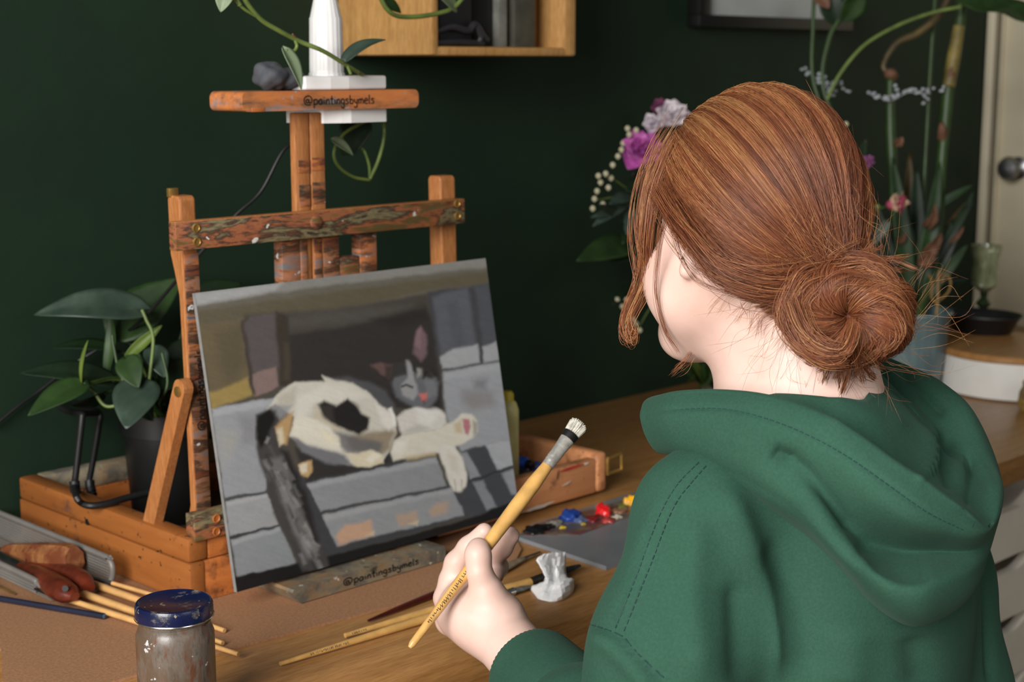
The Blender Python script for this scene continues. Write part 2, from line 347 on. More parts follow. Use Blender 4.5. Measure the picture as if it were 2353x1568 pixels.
# red and white paint smears on the drawer front edge
def smear(p, q, col, nm, wd=.004, jag=6, nrm=(0, -1, 0)):
    P = np.array(p); Q = np.array(q); n = np.array(nrm, float); s_ = np.cross(Q-P, n); s_ /= np.linalg.norm(s_)
    up = []; dn = []
    for i in range(jag+1):
        c = P+(Q-P)*i/jag; e = math.sin(math.pi*(i+.25)/(jag+.5)); up.append(c+s_*wd*e*(.5+random.random()*.7)+n*.0003); dn.append(c-s_*wd*e*(.5+random.random()*.7)+n*.0003)
    return MB().prism(up+dn[::-1], n*.0006).build('paint_smear', plain('smear '+nm, col, .4, .1), dfr, smooth=False)
smear(ony(1285, 1084, fy), ony(1342, 1067, fy), (166, 40, 40), 'red', .0025)
smear(ony(1340, 1068, fy), ony(1352, 1063, fy), (210, 200, 190), 'white', .0014, 4)
smear(ony(1291, 1118, fy), ony(1312, 1105, fy), (206, 190, 170), 'cream', .0014)
smear(ony(1200, 1178, fy), ony(1275, 1152, fy), (196, 184, 168), 'dirty white', .0028, 9)
smear(ony(1279, 1105, fy), ony(1283, 1080, fy), (60, 36, 30), 'dark', .001)
# brass buckle on the drawer end
bkx = EX1+.003; by, bz = fy+.006, ZR-.022
bkp = MB().box((EX1-.0005, by-.007, bz-.011), (EX1+.003, by+.006, bz+.011), .0012).build('buckle_plate', MT['brass'], ez)
q = [(EX1+.004, by-.004, bz+.010), (EX1+.030, by-.006, bz+.014), (EX1+.031, by-.006, bz-.010), (EX1+.004, by-.004, bz-.011)]
MB().tube(np.array([np.array(q[i])+(np.array(q[(i+1) % 4])-np.array(q[i]))*t for i in range(4) for t in (.06, .5, .94)]+[np.array(q[0])+(np.array(q[1])-np.array(q[0]))*.06]), .0022, 8).build('buckle_loop', MT['brass'], bkp)
MB().tube([(EX1+.004, by-.003, bz-.013), (EX1+.004, by-.003, bz+.013)], .0032, 8).build('buckle_hinge', MT['brass'], bkp)
# uprights with thick heads
def upright(xf0, xf1, ztop, zbot, drop=0.0):
    yf = 1.452
    prof = [(yf, zbot), (yf, ztop-.004), (yf+.003, ztop), (yf+.021, ztop), (yf+.024, ztop-.004), (yf+.024, ztop-.065-drop), (yf+.018, ztop-.085-drop), (yf+.011, ztop-.11-drop), (yf+.010, .90), (yf+.0105, .86), (yf+.02, .832), (yf+.02, zbot)]
    lean = lambda y, z: y+(z-.8)*math.tan(math.radians(1.5))
    m = MB().prism([(xf0, lean(y, z), z) for y, z in prof], (xf1-xf0, 0, 0)).build('upright_post', MT['easel'], ez, smooth=False)
    bv = m.modifiers.new('bevel', 'BEVEL'); bv.width = .0022; bv.segments = 2; bv.limit_method = 'ANGLE'; return m
ux0 = ony(413, 470, 1.462)[0]; ux1 = ony(450, 470, 1.462)[0]; uz = ony(430, 450, 1.463)[2]
upl = upright(ux0, ux1, uz, .789)
vx0 = ony(1013, 430, 1.462)[0]; vx1 = ony(1047, 430, 1.462)[0]; vz = ony(1030, 404, 1.463)[2]
upright(vx0, vx1, vz, .789, .10)
# smeared strip down the front of the left post, brass stop on top
smp = MB().box((ux0+.0015, 1.4502, .80), (ux1-.0008, 1.4518, 1.146), .0003, R=Matrix.Rotation(math.radians(-1.5), 3, 'X'), c=(0, 1.451, .80)); smp.build('paint_layer', MT['smear2'], upl)
bp_ = ony(400, 445, 1.478); MB().box((bp_[0]-.006, 1.478, uz-.002), (bp_[0]+.006, 1.484, uz+.008), .0008).build('brass_stop', MT['brass'], upl)
# crossbars
cx0 = ony(405, 545, 1.436)[0]; cx1 = ony(1069, 480, 1.436)[0]; cz1 = ony(405, 513, 1.436)[2]; cz0 = ony(405, 578, 1.436)[2]
tcb = MB().box((cx0, 1.4365, cz0), (cx1, 1.4505, cz1), .0012).build('top_crossbar', MT['smear'], ez)
MB().box((cx0+.0005, 1.4372, cz1-.0006), (cx1-.0005, 1.4505, cz1+.0008), .0004).build('crossbar_top_edge', MT['easel'], tcb)
for (px, py) in ((450, 524), (452, 556), (1050, 468), (1051, 496)):
    c = ony(px, py, 1.4365)
    MB().lathe([(.0052, 0), (.0052, .0012), (.004, .0016), (.0035, .0006), (.0002, .0004)], c, 16, (0, -1, 0)).build('screw_head', MT['brass'], tcb)
c = ony(726, 512, 1.4365); MB().lathe([(.0085, -.002), (.0085, .0012), (.0075, .002), (.0002, .0022)], c, 24, (0, -1, 0)).build('dowel_plug', MT['smear'], tcb)
lx0 = ony(447, 1200, 1.432)[0]; lz1 = ony(480, 1178, 1.432)[2]; lz0 = ony(480, 1240, 1.432)[2]
lcb = MB().box((lx0, 1.4325, lz0), (cx1-.02, 1.4500, lz1), .0015).build('lower_crossbar', MT['smear'], ez)
for (px, py) in ((497, 1192), (497, 1222)):
    c = ony(px, py, 1.4325); MB().lathe([(.0052, 0), (.0052, .001), (.004, .0014), (.0032, .0004), (.0002, .0003)], c, 16, (0, -1, 0)).build('screw_head', MT['easelfront'], lcb)
# mast, guides
mx0 = ony(667, 380, 1.462)[0]; mx1 = ony(735, 380, 1.462)[0]; mz = ony(700, 258, 1.465)[2]
def bar(x0, x1, z0, z1, y0=1.4520, y1=1.462, mat='easel', nm='mast', bev=.0015): return MB().box((x0, y0, z0), (x1, y1, z1), bev).build(nm, MT[mat], ez)
xm = (mx0+mx1)/2
bar(mx0, xm-.0012, .86, mz); bar(xm+.0012, mx1, .86, mz); bar(xm-.0012, xm+.0012, .86, mz, 1.4545, 1.461, 'easelfront', 'mast_groove', .0003)
for (ya, yb) in ((368, 398), (425, 475)):
    MB().box((mx0+.004, 1.4512, ony(700, yb, 1.452)[2]), (xm-.002, 1.4521, ony(700, ya, 1.452)[2]), .0002).build('paint_layer', MT['smear2'], ez)
    MB().box((xm+.002, 1.4512, ony(700, yb-4, 1.452)[2]), (mx1-.001, 1.4521, ony(700, ya-4, 1.452)[2]), .0002).build('paint_layer', MT['smear2'], ez)
def gx(px): return ony(px, 600, 1.452)[0]
bar(gx(648), gx(690), .86, cz0+.012, 1.4512, 1.468, 'smear2', 'guide_slat'); bar(gx(690.5), gx(706), .86, cz0+.01, 1.4505, 1.462, 'smear2', 'guide_slat')
bar(gx(722), gx(740), .86, cz0+.012, 1.4508, 1.463, 'smear2', 'guide_slat'); bar(gx(743), gx(780), .86, cz0+.012, 1.4512, 1.466, 'smear2', 'guide_slat')
bar(gx(827), gx(866), .86, cz0+.012, 1.4512, 1.468, 'smear2', 'guide_slat'); bar(gx(781), gx(826), .86, ony(800, 590, 1.452)[2], 1.4516, 1.466, 'smear', 'guide_slat')
# tray on top of the mast, rounded ends
ty0, ty1 = 1.430, 1.492; tx0 = ony(557, 235, ty0)[0]; tx1 = ony(962, 225, ty0)[0]; tz1 = ony(700, 209, ty0)[2]; tz0 = ony(700, 254, ty0)[2]
r_ = .007; prof = []
for cx_, cz_, a0 in ((tx0+r_, tz0+r_, 180), (tx1-r_, tz0+r_, 270), (tx1-r_, tz1-r_, 0), (tx0+r_, tz1-r_, 90)):
    for i in range(5): a = math.radians(a0+i*22.5); prof.append((cx_+r_*math.cos(a), ty0, cz_+r_*math.sin(a)))
tray_ = MB().prism(prof, (0, ty1-ty0, 0)).build('tray', MT['traywood'], ez, ang=30)
MB().box((tx0+.012, ty0-.0004, tz0-.0003), (tx0+.03, ty0+.01, tz0+.0045), .0004).build('tray_notch', MT['easelfront'], tray_)
# diagonal brace at the left
a_ = onx(432, 890, ux0-.004); b_ = onx(362, 1195, ux0-.004)
dv = (b_-a_); dv /= np.linalg.norm(dv); nv = np.cross(dv, [1, 0, 0]); hw = .0105
pl = [a_+nv*hw*math.cos(t)-dv*hw*math.sin(t) for t in np.linspace(0, math.pi, 8)]+[b_-nv*hw+dv*.02, b_+nv*hw+dv*.02]
dbr = MB().prism(pl, (-.012, 0, 0)).build('diagonal_brace', MT['easel'], ez, smooth=False)
MB().lathe([(.006, 0), (.006, .0015), (.004, .002), (.0002, .002)], a_+np.array([-.012, 0, 0])+dv*.004, 16, (-1, 0, 0)).build('brace_rivet', MT['brass'], dbr)
# lower ledge that carries the canvas
CY = 1.380
hx0 = ony(672, 1360, 1.352)[0]; hx1 = ony(1024, 1262, 1.352)[0]
hz0 = BZ+.001; hz1 = .7725
prof = [(hx0+.012, 1.352, hz0), (hx1-.004, 1.352, hz0), (hx1, 1.352, hz0+.004), (hx1, 1.352, hz1-.002), (hx1-.002, 1.352, hz1), (hx0+.002, 1.352, hz1), (hx0, 1.352, hz1-.003)]
ledge = MB().prism(prof, (0, .083, 0)).build('canvas_ledge', MT['holder'], ez, smooth=False)

# hand lettering, drawn as marker strokes on the wood
GL = {'@': ([[(.62, .42), (.5, .6), (.32, .55), (.28, .35), (.42, .25), (.58, .35), (.62, .6), (.62, .32), (.75, .22), (.92, .35), (.95, .65), (.75, .92), (.4, .95), (.1, .75), (.05, .4), (.2, .1), (.5, 0), (.8, .05)]], 1.12),
 'p': ([[(.08, .6), (.1, -.35)], [(.08, .45), (.3, .62), (.5, .45), (.45, .15), (.25, .05), (.1, .15)]], .62), 'a': ([[(.45, .5), (.25, .6), (.05, .35), (.15, .05), (.35, .12), (.45, .5), (.47, .05)]], .6),
 'i': ([[(.1, .55), (.12, .05)], [(.1, .78), (.13, .8)]], .27), 'n': ([[(.08, .55), (.1, .03)], [(.1, .35), (.28, .58), (.42, .45), (.44, .03)]], .56),
 't': ([[(.2, .95), (.2, .15), (.35, .05)], [(.02, .6), (.4, .62)]], .46), 'g': ([[(.42, .5), (.22, .6), (.05, .35), (.2, .08), (.4, .2), (.43, .55), (.4, -.25), (.2, -.38), (.05, -.25)]], .56),
 's': ([[(.4, .52), (.22, .6), (.08, .48), (.35, .25), (.3, .05), (.05, .08)]], .5), 'b': ([[(.08, 1), (.1, .05)], [(.1, .35), (.3, .55), (.48, .35), (.38, .08), (.1, .06)]], .58),
 'y': ([[(.05, .58), (.15, .2), (.35, .15), (.42, .58)], [(.42, .58), (.36, -.2), (.15, -.38), (.02, -.25)]], .54), 'm': ([[(.06, .55), (.08, .03)], [(.08, .4), (.22, .58), (.32, .42), (.33, .05)], [(.33, .4), (.48, .58), (.6, .42), (.62, .03)]], .74),
 'e': ([[(.08, .32), (.42, .38), (.3, .6), (.1, .5), (.05, .2), (.25, .02), (.45, .12)]], .54), 'l': ([[(.1, 1), (.1, .1), (.2, .02)]], .3)}
def lettering(text, p0, udir, vdir, nrm, size, length, parent, wd=.0007):
    u = np.array(udir, float); v = np.array(vdir, float); n = np.array(nrm, float)
    tot = sum(GL[c][1] for c in text); sx = length/tot; mb = MB(); x = 0
    for c in text:
        for st in GL[c][0]:
            P = spline([np.array(p0)+u*(x+a)*sx+v*b*size+n*.0006 for a, b in st], 6*len(st)) if len(st) > 2 else np.array([np.array(p0)+u*(x+a)*sx+v*b*size+n*.0006 for a, b in st])
            mb.tube(P, wd, 5, flat=.4, flatdir=n)
        x += GL[c][1]
    return mb.build('lettering', MT['ink'], parent, label='handwritten black marker lettering')
TXT = '@paintingsbymels'
p = ony(697, 238, ty0); q = ony(860, 232, ty0)
lettering(TXT, (p[0], ty0, tz0+.006), (1, 0, 0), (0, 0, 1), (0, -1, 0), .0105, q[0]-p[0], tray_)
p = ony(788, 1340, 1.352); q = ony(962, 1290, 1.352)
lettering(TXT, (p[0], 1.352, hz0+.0055), (1, 0, 0), (0, 0, 1), (0, -1, 0), .0085, q[0]-p[0], ledge)
p = ony(462, 992, 1.4475); q = ony(452, 806, 1.4515)
lettering(TXT, (ux1-.004, 1.4527, p[2]), (0, .026, 1), (-1, 0, 0), (0, -1, .026), .0105, q[2]-p[2], upl)

# ---------------------------------------------------------------- the canvas
BLc = ony(545, 1370, CY); BRc = ony(1193, 1170, CY); TLc = onx(445, 680, BLc[0]); TRc = onx(1119, 588, BRc[0])
cw = BRc[0]-BLc[0]; vv = (TLc-BLc+TRc-BRc)/2; vv[0] = 0; chh = np.linalg.norm(vv); vv /= chh; uu = np.array([1., 0, 0]); nn_ = np.cross(uu, vv)   # points to -Y
B0 = np.array([BLc[0], CY, (BLc[2]+BRc[2])/2])
cv = thing('painting', tuple(B0+uu*cw/2), 'canvas painting of a curled calico cat on a grey stone sill', 'painting')
TH = .005
s_ = MB(); 
crn = [B0, B0+uu*cw, B0+uu*cw+vv*chh, B0+vv*chh]
s_.prism([c-nn_*.0006 for c in crn], -nn_*TH); s_.build('stretched_canvas', plain('canvas sides', (128, 128, 126), .7, .08, 60), cv, smooth=False)
# painted front: colour laid on a fine grid
NU, NV = 420, 330
gu, gv = np.meshgrid(np.linspace(0, 1, NU), np.linspace(0, 1, NV))
src = np.array([(28, 203), (1304, 32), (1439, 1137), (215, 1518)], float); dst = np.array([(0, 1), (1, 1), (1, 0), (0, 0)], float)
A = []; Bv = []
for (u_, v_), (x_, y_) in zip(dst, src):
    A += [[u_, v_, 1, 0, 0, 0, -u_*x_, -v_*x_], [0, 0, 0, u_, v_, 1, -u_*y_, -v_*y_]]; Bv += [x_, y_]
h8 = np.append(np.linalg.solve(np.array(A), np.array(Bv)), 1).reshape(3, 3)
G3 = np.stack([gu.ravel(), gv.ravel(), np.ones(gu.size)]); q3 = h8@G3; PXp, PYp = q3[0]/q3[2], q3[1]/q3[2]
def vn(x, y, s, seed):
    r = np.random.default_rng(seed); T = r.random((64, 64)); xs = (x/s) % 63; ys = (y/s) % 63
    i = xs.astype(int); j = ys.astype(int); fx_ = xs-i; fy_ = ys-j; fx_ = fx_*fx_*(3-2*fx_); fy_ = fy_*fy_*(3-2*fy_)
    return (T[i, j]*(1-fx_)+T[i+1, j]*fx_)*(1-fy_)+(T[i, j+1]*(1-fx_)+T[i+1, j+1]*fx_)*fy_
wx = PXp+(vn(PXp, PYp, 40, 1)-.5)*8+(vn(PXp, PYp, 11, 2)-.5)*3; wy = PYp+(vn(PXp, PYp, 40, 3)-.5)*8+(vn(PXp, PYp, 11, 4)-.5)*3
IMG = np.ones((gu.size, 3))*np.array(lin((70, 66, 60)))
def poly_sd(poly, x, y):
    P = np.array(poly, float); n = len(P); d_ = np.full(x.shape, 1e9); ins = np.zeros(x.shape, bool)
    for i in range(n):
        a = P[i]; b = P[(i+1) % n]; e = b-a; wx_ = x-a[0]; wy_ = y-a[1]
        t_ = np.clip((wx_*e[0]+wy_*e[1])/(e@e+1e-9), 0, 1); d_ = np.minimum(d_, (wx_-e[0]*t_)**2+(wy_-e[1]*t_)**2)
        if a[1] != b[1]: ins ^= ((a[1] > y) != (b[1] > y)) & (x < (b[0]-a[0])*(y-a[1])/(b[1]-a[1])+a[0])
    d_ = np.sqrt(d_); return np.where(ins, -d_, d_)
def paint(col, poly, soft=7, op=1.0, str_=.018, ang=.3):
    global IMG
    P = np.array(poly); m_ = (PXp > P[:, 0].min()-40) & (PXp < P[:, 0].max()+40) & (PYp > P[:, 1].min()-40) & (PYp < P[:, 1].max()+40)
    x = wx[m_]; y = wy[m_]; sd = poly_sd(poly, x, y); al = np.clip(.5-sd/(2*soft*1.35), 0, 1); al = al*al*(3-2*al)*op
    s2 = vn(x*math.cos(ang)+y*math.sin(ang), (y*math.cos(ang)-x*math.sin(ang))*5, 46, hash(str(col)) % 1000 if False else int(sum(col)) % 997)-.5
    c = np.array(lin(col))[None]*(1+s2[:, None]*str_*6); IMG[m_] = IMG[m_]*(1-al[:, None])+c*al[:, None]
def stroke(col, pts, wid, soft=5, op=1.0):
    P = [np.array(p_, float) for p_ in pts]; up = []; dn = []
    for i in range(len(P)):
        t_ = P[min(i+1, len(P)-1)]-P[max(i-1, 0)]; t_ = t_/np.linalg.norm(t_); n_ = np.array([-t_[1], t_[0]]); up.append(P[i]+n_*wid/2); dn.append(P[i]-n_*wid/2)
    paint(col, up+dn[::-1], soft, op)
# stone surround
paint((92, 88, 78), [(0, 200), (1340, 20), (1330, 160), (1060, 190), (700, 260), (250, 330), (20, 350)], 10)
paint((122, 121, 116), [(0, 190), (1320, 10), (1312, 74), (1000, 110), (700, 150), (300, 212), (30, 262)], 8)
paint((152, 153, 153), [(20, 205), (420, 150), (380, 190), (150, 232), (36, 258)], 10, .9)
paint((84, 78, 63), [(34, 285), (700, 180), (1312, 90), (1318, 148), (1060, 176), (700, 262), (250, 318), (46, 350)], 10)
paint((62, 58, 53), [(250, 300), (660, 262), (1050, 200), (1064, 300), (820, 345), (420, 385), (250, 330)], 12)
paint((78, 76, 72), [(440, 300), (700, 262), (980, 240), (900, 300), (600, 340), (450, 350)], 22, .6)
paint((47, 44, 42), [(425, 385), (760, 330), (1040, 262), (1085, 330), (1115, 730), (900, 690), (450, 600)], 10)
paint((40, 38, 36), [(800, 310), (1040, 250), (1070, 300), (900, 345)], 16, .8)
paint((92, 82, 62), [(40, 345), (235, 322), (272, 590), (95, 645)], 8)
paint((74, 68, 54), [(120, 380), (235, 340), (250, 520), (180, 600), (150, 560)], 22, .6)
paint((140, 119, 70), [(88, 645), (150, 628), (262, 572), (288, 652), (100, 716)], 8)
paint((58, 52, 48), [(232, 325), (262, 310), (300, 620), (282, 655)], 8)
paint((80, 74, 74), [(246, 330), (275, 305), (385, 285), (402, 520), (285, 560)], 9)
paint((120, 100, 96), [(283, 558), (385, 522), (402, 612), (296, 656)], 6)
paint((54, 49, 43), [(388, 280), (440, 300), (455, 605), (405, 615)], 9)
paint((66, 60, 52), [(418, 420), (446, 420), (448, 580), (424, 585)], 8, .8)
paint((60, 60, 64), [(1050, 185), (1330, 140), (1370, 490), (1105, 530)], 8)
paint((82, 84, 90), [(1072, 205), (1225, 160), (1262, 410), (1108, 462)], 10)
paint((72, 74, 80), [(1135, 230), (1180, 220), (1215, 420), (1165, 440)], 12, .6)
paint((72, 74, 80), [(1256, 155), (1316, 145), (1350, 392), (1290, 415)], 9)
paint((152, 154, 157), [(1104, 472), (1160, 432), (1266, 410), (1276, 488), (1112, 524)], 6)
paint((148, 150, 153), [(1286, 424), (1350, 396), (1366, 474), (1294, 490)], 6)
paint((142, 145, 150), [(1115, 540), (1180, 520), (1370, 484), (1416, 822), (1300, 850), (1190, 880), (1128, 730)], 7)
paint((158, 161, 165), [(1118, 540), (1370, 486), (1374, 520), (1122, 570)], 9, .6)
paint((100, 101, 104), [(1250, 570), (1310, 565), (1300, 610), (1250, 605)], 16, .7); paint((116, 112, 110), [(1200, 610), (1330, 620), (1340, 680), (1240, 700), (1195, 660)], 20, .7)
# left wall stones
paint((136, 139, 144), [(100, 716), (400, 655), (345, 760), (345, 1070), (160, 1108)], 6)
paint((160, 163, 167), [(104, 716), (395, 660), (385, 690), (112, 750)], 8, .7)
paint((116, 116, 118), [(220, 740), (300, 740), (320, 860), (240, 870)], 20, .6); paint((150, 148, 140), [(130, 800), (230, 820), (200, 900), (150, 980)], 20, .6)
paint((62, 64, 64), [(158, 1104), (350, 1070), (360, 1088), (162, 1122)], 4)
paint((140, 142, 143), [(163, 1120), (348, 1082), (400, 1222), (184, 1276)], 5); paint((158, 160, 162), [(164, 1122), (348, 1084), (352, 1100), (168, 1140)], 6, .7)
paint((48, 50, 52), [(182, 1272), (400, 1218), (410, 1234), (186, 1290)], 4)
paint((124, 128, 132), [(188, 1288), (404, 1228), (475, 1385), (214, 1455)], 5); paint((150, 153, 156), [(189, 1290), (404, 1230), (410, 1246), (194, 1310)], 6, .7)
# right lower stones and cast shadows
paint((60, 62, 66), [(1180, 880), (1300, 850), (1440, 940), (1450, 1090), (1330, 1150), (1200, 1165), (1130, 1030)], 6)
paint((128, 131, 136), [(1186, 882), (1214, 880), (1272, 985), (1235, 1008)], 5)
paint((154, 157, 161), [(1296, 848), (1412, 820), (1426, 938), (1348, 958)], 5)
paint((132, 135, 140), [(1366, 972), (1430, 950), (1446, 1066), (1408, 1060)], 6)
paint((118, 122, 126), [(1244, 1016), (1284, 1002), (1342, 1118), (1300, 1134)], 5)
stroke((44, 46, 48), [(1225, 1012), (1350, 962), (1430, 940)], 8, 4)
# sill slabs
paint((56, 57, 60), [(470, 980), (880, 900), (1140, 1020), (1210, 1165), (640, 1350), (560, 1400), (520, 1160)], 8)
paint((127, 130, 134), [(520, 1034), (800, 970), (1082, 908), (1132, 1028), (800, 1105), (580, 1156)], 5)
paint((150, 153, 156), [(522, 1034), (1082, 910), (1090, 930), (530, 1056)], 8, .75)
paint((130, 133, 136), [(588, 1172), (800, 1120), (1150, 1038), (1206, 1160), (900, 1235), (650, 1308)], 5)
paint((150, 152, 155), [(590, 1172), (1150, 1040), (1158, 1058), (600, 1194)], 8, .7)
paint((186, 144, 114), [(648, 1262), (690, 1212), (800, 1190), (808, 1256), (720, 1282), (660, 1300)], 9, .9)
paint((164, 138, 118), [(908, 1168), (1000, 1140), (1006, 1188), (920, 1216)], 8, .85); paint((168, 140, 116), [(1050, 1140), (1085, 1110), (1140, 1095), (1125, 1150), (1060, 1165)], 10, .8)
paint((196, 176, 136), [(960, 1200), (1006, 1184), (1000, 1204)], 6, .8); paint((198, 176, 140), [(770, 1258), (812, 1238), (808, 1256)], 6, .8)
paint((24, 23, 24), [(205, 1450), (470, 1386), (650, 1340), (920, 1262), (1206, 1178), (1300, 1140), (1450, 1072), (1460, 1150), (215, 1540)], 5)
# cat
paint((74, 74, 76), [(630, 575), (700, 565), (790, 585), (870, 620), (905, 680), (905, 750), (800, 650), (700, 600)], 9)
paint((46, 44, 43), [(470, 880), (540, 900), (700, 950), (880, 890), (890, 935), (700, 985), (520, 1028)], 9)
CATB = [(338, 726), (372, 672), (400, 640), (470, 592), (545, 588), (600, 588), (588, 560), (642, 582), (720, 588), (790, 630), (850, 690), (905, 735), (916, 800), (884, 880), (850, 930), (780, 955), (700, 945), (600, 925), (520, 885), (450, 830), (468, 742), (400, 700)]
paint((198, 194, 180), CATB, 6); paint((218, 214, 200), [(480, 660), (600, 600), (720, 600), (790, 650), (700, 670), (560, 680), (500, 760), (470, 790)], 12, .8)
paint((172, 166, 150), [(390, 660), (480, 610), (470, 680), (400, 705)], 12, .7)
paint((188, 176, 150), [(560, 690), (600, 740), (700, 800), (620, 800), (540, 760)], 10, .8)
paint((126, 112, 90), [(690, 830), (800, 800), (880, 790), (912, 800), (882, 880), (850, 905), (720, 890)], 12, .9)
paint((88, 88, 91), [(640, 800), (760, 830), (850, 850), (840, 895), (700, 900), (660, 860)], 12, .85)
paint((106, 106, 110), [(452, 828), (520, 862), (600, 882), (690, 905), (720, 950), (600, 945), (500, 895)], 8)
paint((222, 216, 196), [(448, 824), (472, 772), (500, 740), (560, 752), (620, 780), (662, 830), (672, 885), (600, 872), (520, 852)], 8)
paint((236, 224, 188), [(580, 800), (630, 815), (655, 860), (610, 850)], 9, .8)
paint((34, 32, 32), [(574, 690), (600, 668), (650, 690), (700, 656), (735, 680), (765, 720), (800, 745), (790, 790), (750, 818), (700, 805), (640, 770), (592, 740)], 8)
paint((60, 56, 52), [(574, 690), (640, 690), (640, 760), (600, 745)], 12, .6)
paint((226, 222, 210), [(820, 680), (880, 712), (905, 760), (880, 800), (850, 760)], 9, .8); stroke((238, 236, 226), [(885, 700), (900, 740), (905, 775)], 14, 6)
paint((210, 198, 168), [(690, 898), (740, 905), (800, 882), (848, 905), (856, 938), (800, 952), (740, 955)], 6); paint((236, 228, 206), [(780, 920), (812, 888), (845, 905), (800, 940)], 8, .7)
paint((178, 146, 100), [(488, 950), (540, 935), (545, 985), (520, 1008), (490, 1000)], 6); paint((214, 204, 180), [(490, 955), (522, 948), (520, 985), (495, 992)], 6, .9)
# tail
paint((60, 58, 57), [(300, 735), (345, 715), (385, 690), (412, 720), (388, 790), (420, 880), (470, 960), (520, 1080), (560, 1230), (600, 1340), (622, 1405), (505, 1418), (430, 1270), (372, 1170), (345, 1030), (300, 890)], 8)
paint((24, 23, 23), [(305, 740), (372, 705), (382, 760), (340, 860), (318, 880), (300, 840)], 9)
paint((26, 25, 25), [(410, 890), (440, 900), (520, 1090), (575, 1280), (560, 1330), (500, 1160)], 12, .8)
paint((104, 103, 104), [(360, 930), (410, 920), (440, 1000), (470, 1130), (440, 1180), (400, 1080)], 14, .8); paint((118, 116, 114), [(430, 1120), (480, 1130), (540, 1260), (560, 1370), (520, 1360), (460, 1240)], 14, .7)
stroke((150, 148, 146), [(395, 985), (420, 1060), (445, 1110)], 9, 7, .6); stroke((150, 148, 146), [(510, 1220), (545, 1290), (575, 1310)], 9, 7, .6); stroke((130, 128, 126), [(340, 860), (352, 835)], 12, 6, .8)
paint((172, 138, 94), [(385, 790), (420, 750), (462, 718), (455, 790), (432, 868), (405, 860)], 8); paint((206, 196, 168), [(390, 800), (415, 790), (425, 850), (405, 872)], 7, .8)
paint((132, 132, 136), [(350, 700), (380, 690), (460, 690), (440, 730), (400, 760), (385, 720)], 9, .8)
rt = random.Random(4)
for _k in range(60):
    t_ = rt.random(); cx_ = 345+(560-345)*t_**1.05+rt.gauss(0, 22); cy_ = 860+(1390-860)*t_; g_ = rt.choice((28, 40, 84, 104, 126, 140)); L_ = 34+rt.random()*40
    stroke((g_, g_-1, g_-2), [(cx_, cy_), (cx_+L_*.22, cy_+L_*.5), (cx_+L_*.5, cy_+L_)], 9+rt.random()*8, 7, .55)
# chest and legs
paint((204, 200, 190), [(912, 742), (950, 705), (1000, 690), (1060, 680), (1120, 712), (1132, 762), (1100, 790), (940, 812)], 7); paint((222, 220, 212), [(990, 690), (1060, 682), (1100, 715), (1060, 770), (1010, 760)], 12, .8)
paint((166, 164, 156), [(940, 800), (1000, 770), (1060, 780), (1000, 810)], 9, .7)
paint((206, 201, 184), [(886, 890), (905, 840), (940, 812), (1080, 792), (1160, 750), (1198, 716), (1235, 714), (1262, 745), (1266, 790), (1245, 822), (1200, 845), (1160, 862), (1090, 885), (900, 928)], 6)
paint((226, 222, 208), [(890, 890), (915, 840), (960, 830), (940, 900)], 10, .7); paint((186, 170, 136), [(940, 905), (1080, 880), (1080, 900), (960, 925)], 7, .7)
paint((182, 160, 122), [(1160, 765), (1195, 745), (1195, 800), (1170, 800)], 9, .8)
paint((168, 106, 112), [(1200, 738), (1226, 738), (1232, 770), (1222, 806), (1206, 800)], 5); paint((78, 74, 72), [(1240, 740), (1262, 752), (1262, 800), (1245, 815)], 7, .6)
paint((208, 204, 192), [(1088, 870), (1120, 848), (1165, 860), (1196, 905), (1216, 980), (1212, 1030), (1190, 1056), (1160, 1050), (1140, 1010), (1110, 930)], 6)
stroke((160, 156, 146), [(1165, 1000), (1170, 1045)], 5, 4); stroke((160, 156, 146), [(1190, 1000), (1196, 1045)], 5, 4); paint((186, 178, 156), [(1130, 880), (1165, 900), (1180, 980), (1150, 960)], 12, .6)
# head
paint((42, 40, 39), [(880, 520), (930, 480), (1000, 470), (1080, 520), (1112, 600), (1105, 690), (1060, 700), (900, 660)], 10)
paint((92, 94, 98), [(890, 590), (905, 560), (940, 545), (1000, 540), (1060, 540), (1100, 580), (1092, 650), (1062, 690), (990, 692), (915, 650)], 8)
paint((52, 50, 49), [(892, 505), (962, 478), (950, 545), (900, 560)], 8); paint((48, 46, 45), [(995, 475), (1060, 520), (1085, 575), (1040, 560), (985, 510)], 8)
paint((138, 140, 142), [(955, 488), (972, 490), (990, 545), (1005, 630), (985, 660), (940, 640), (930, 600), (960, 560)], 7); paint((150, 150, 140), [(1005, 520), (1028, 512), (1025, 545), (1008, 560)], 6, .8)
paint((112, 114, 118), [(1035, 570), (1085, 560), (1090, 630), (1050, 650)], 10, .7)
stroke((36, 34, 33), [(932, 604), (955, 594), (985, 604)], 9, 4); stroke((36, 34, 33), [(1028, 566), (1038, 545), (1050, 530)], 8, 4); stroke((150, 140, 110), [(940, 616), (970, 612)], 5, 4, .7)
paint((186, 104, 96), [(1008, 632), (1046, 624), (1044, 650), (1024, 660)], 5); stroke((190, 70, 60), [(1020, 662), (1044, 656)], 5, 3); stroke((70, 60, 58), [(1030, 660), (1038, 676)], 4, 3)
paint((46, 43, 42), [(970, 490), (990, 350), (1025, 325), (1070, 420), (1075, 520), (1020, 520)], 8)
paint((104, 84, 88), [(986, 460), (998, 360), (1020, 332), (1046, 372), (1050, 450), (1020, 490)], 8); paint((126, 100, 104), [(992, 420), (1005, 350), (1022, 345), (1020, 440)], 8, .7)
paint((92, 72, 70), [(806, 508), (850, 502), (896, 506), (890, 562), (845, 552)], 7); paint((58, 50, 47), [(860, 510), (898, 506), (892, 590), (868, 560)], 8)
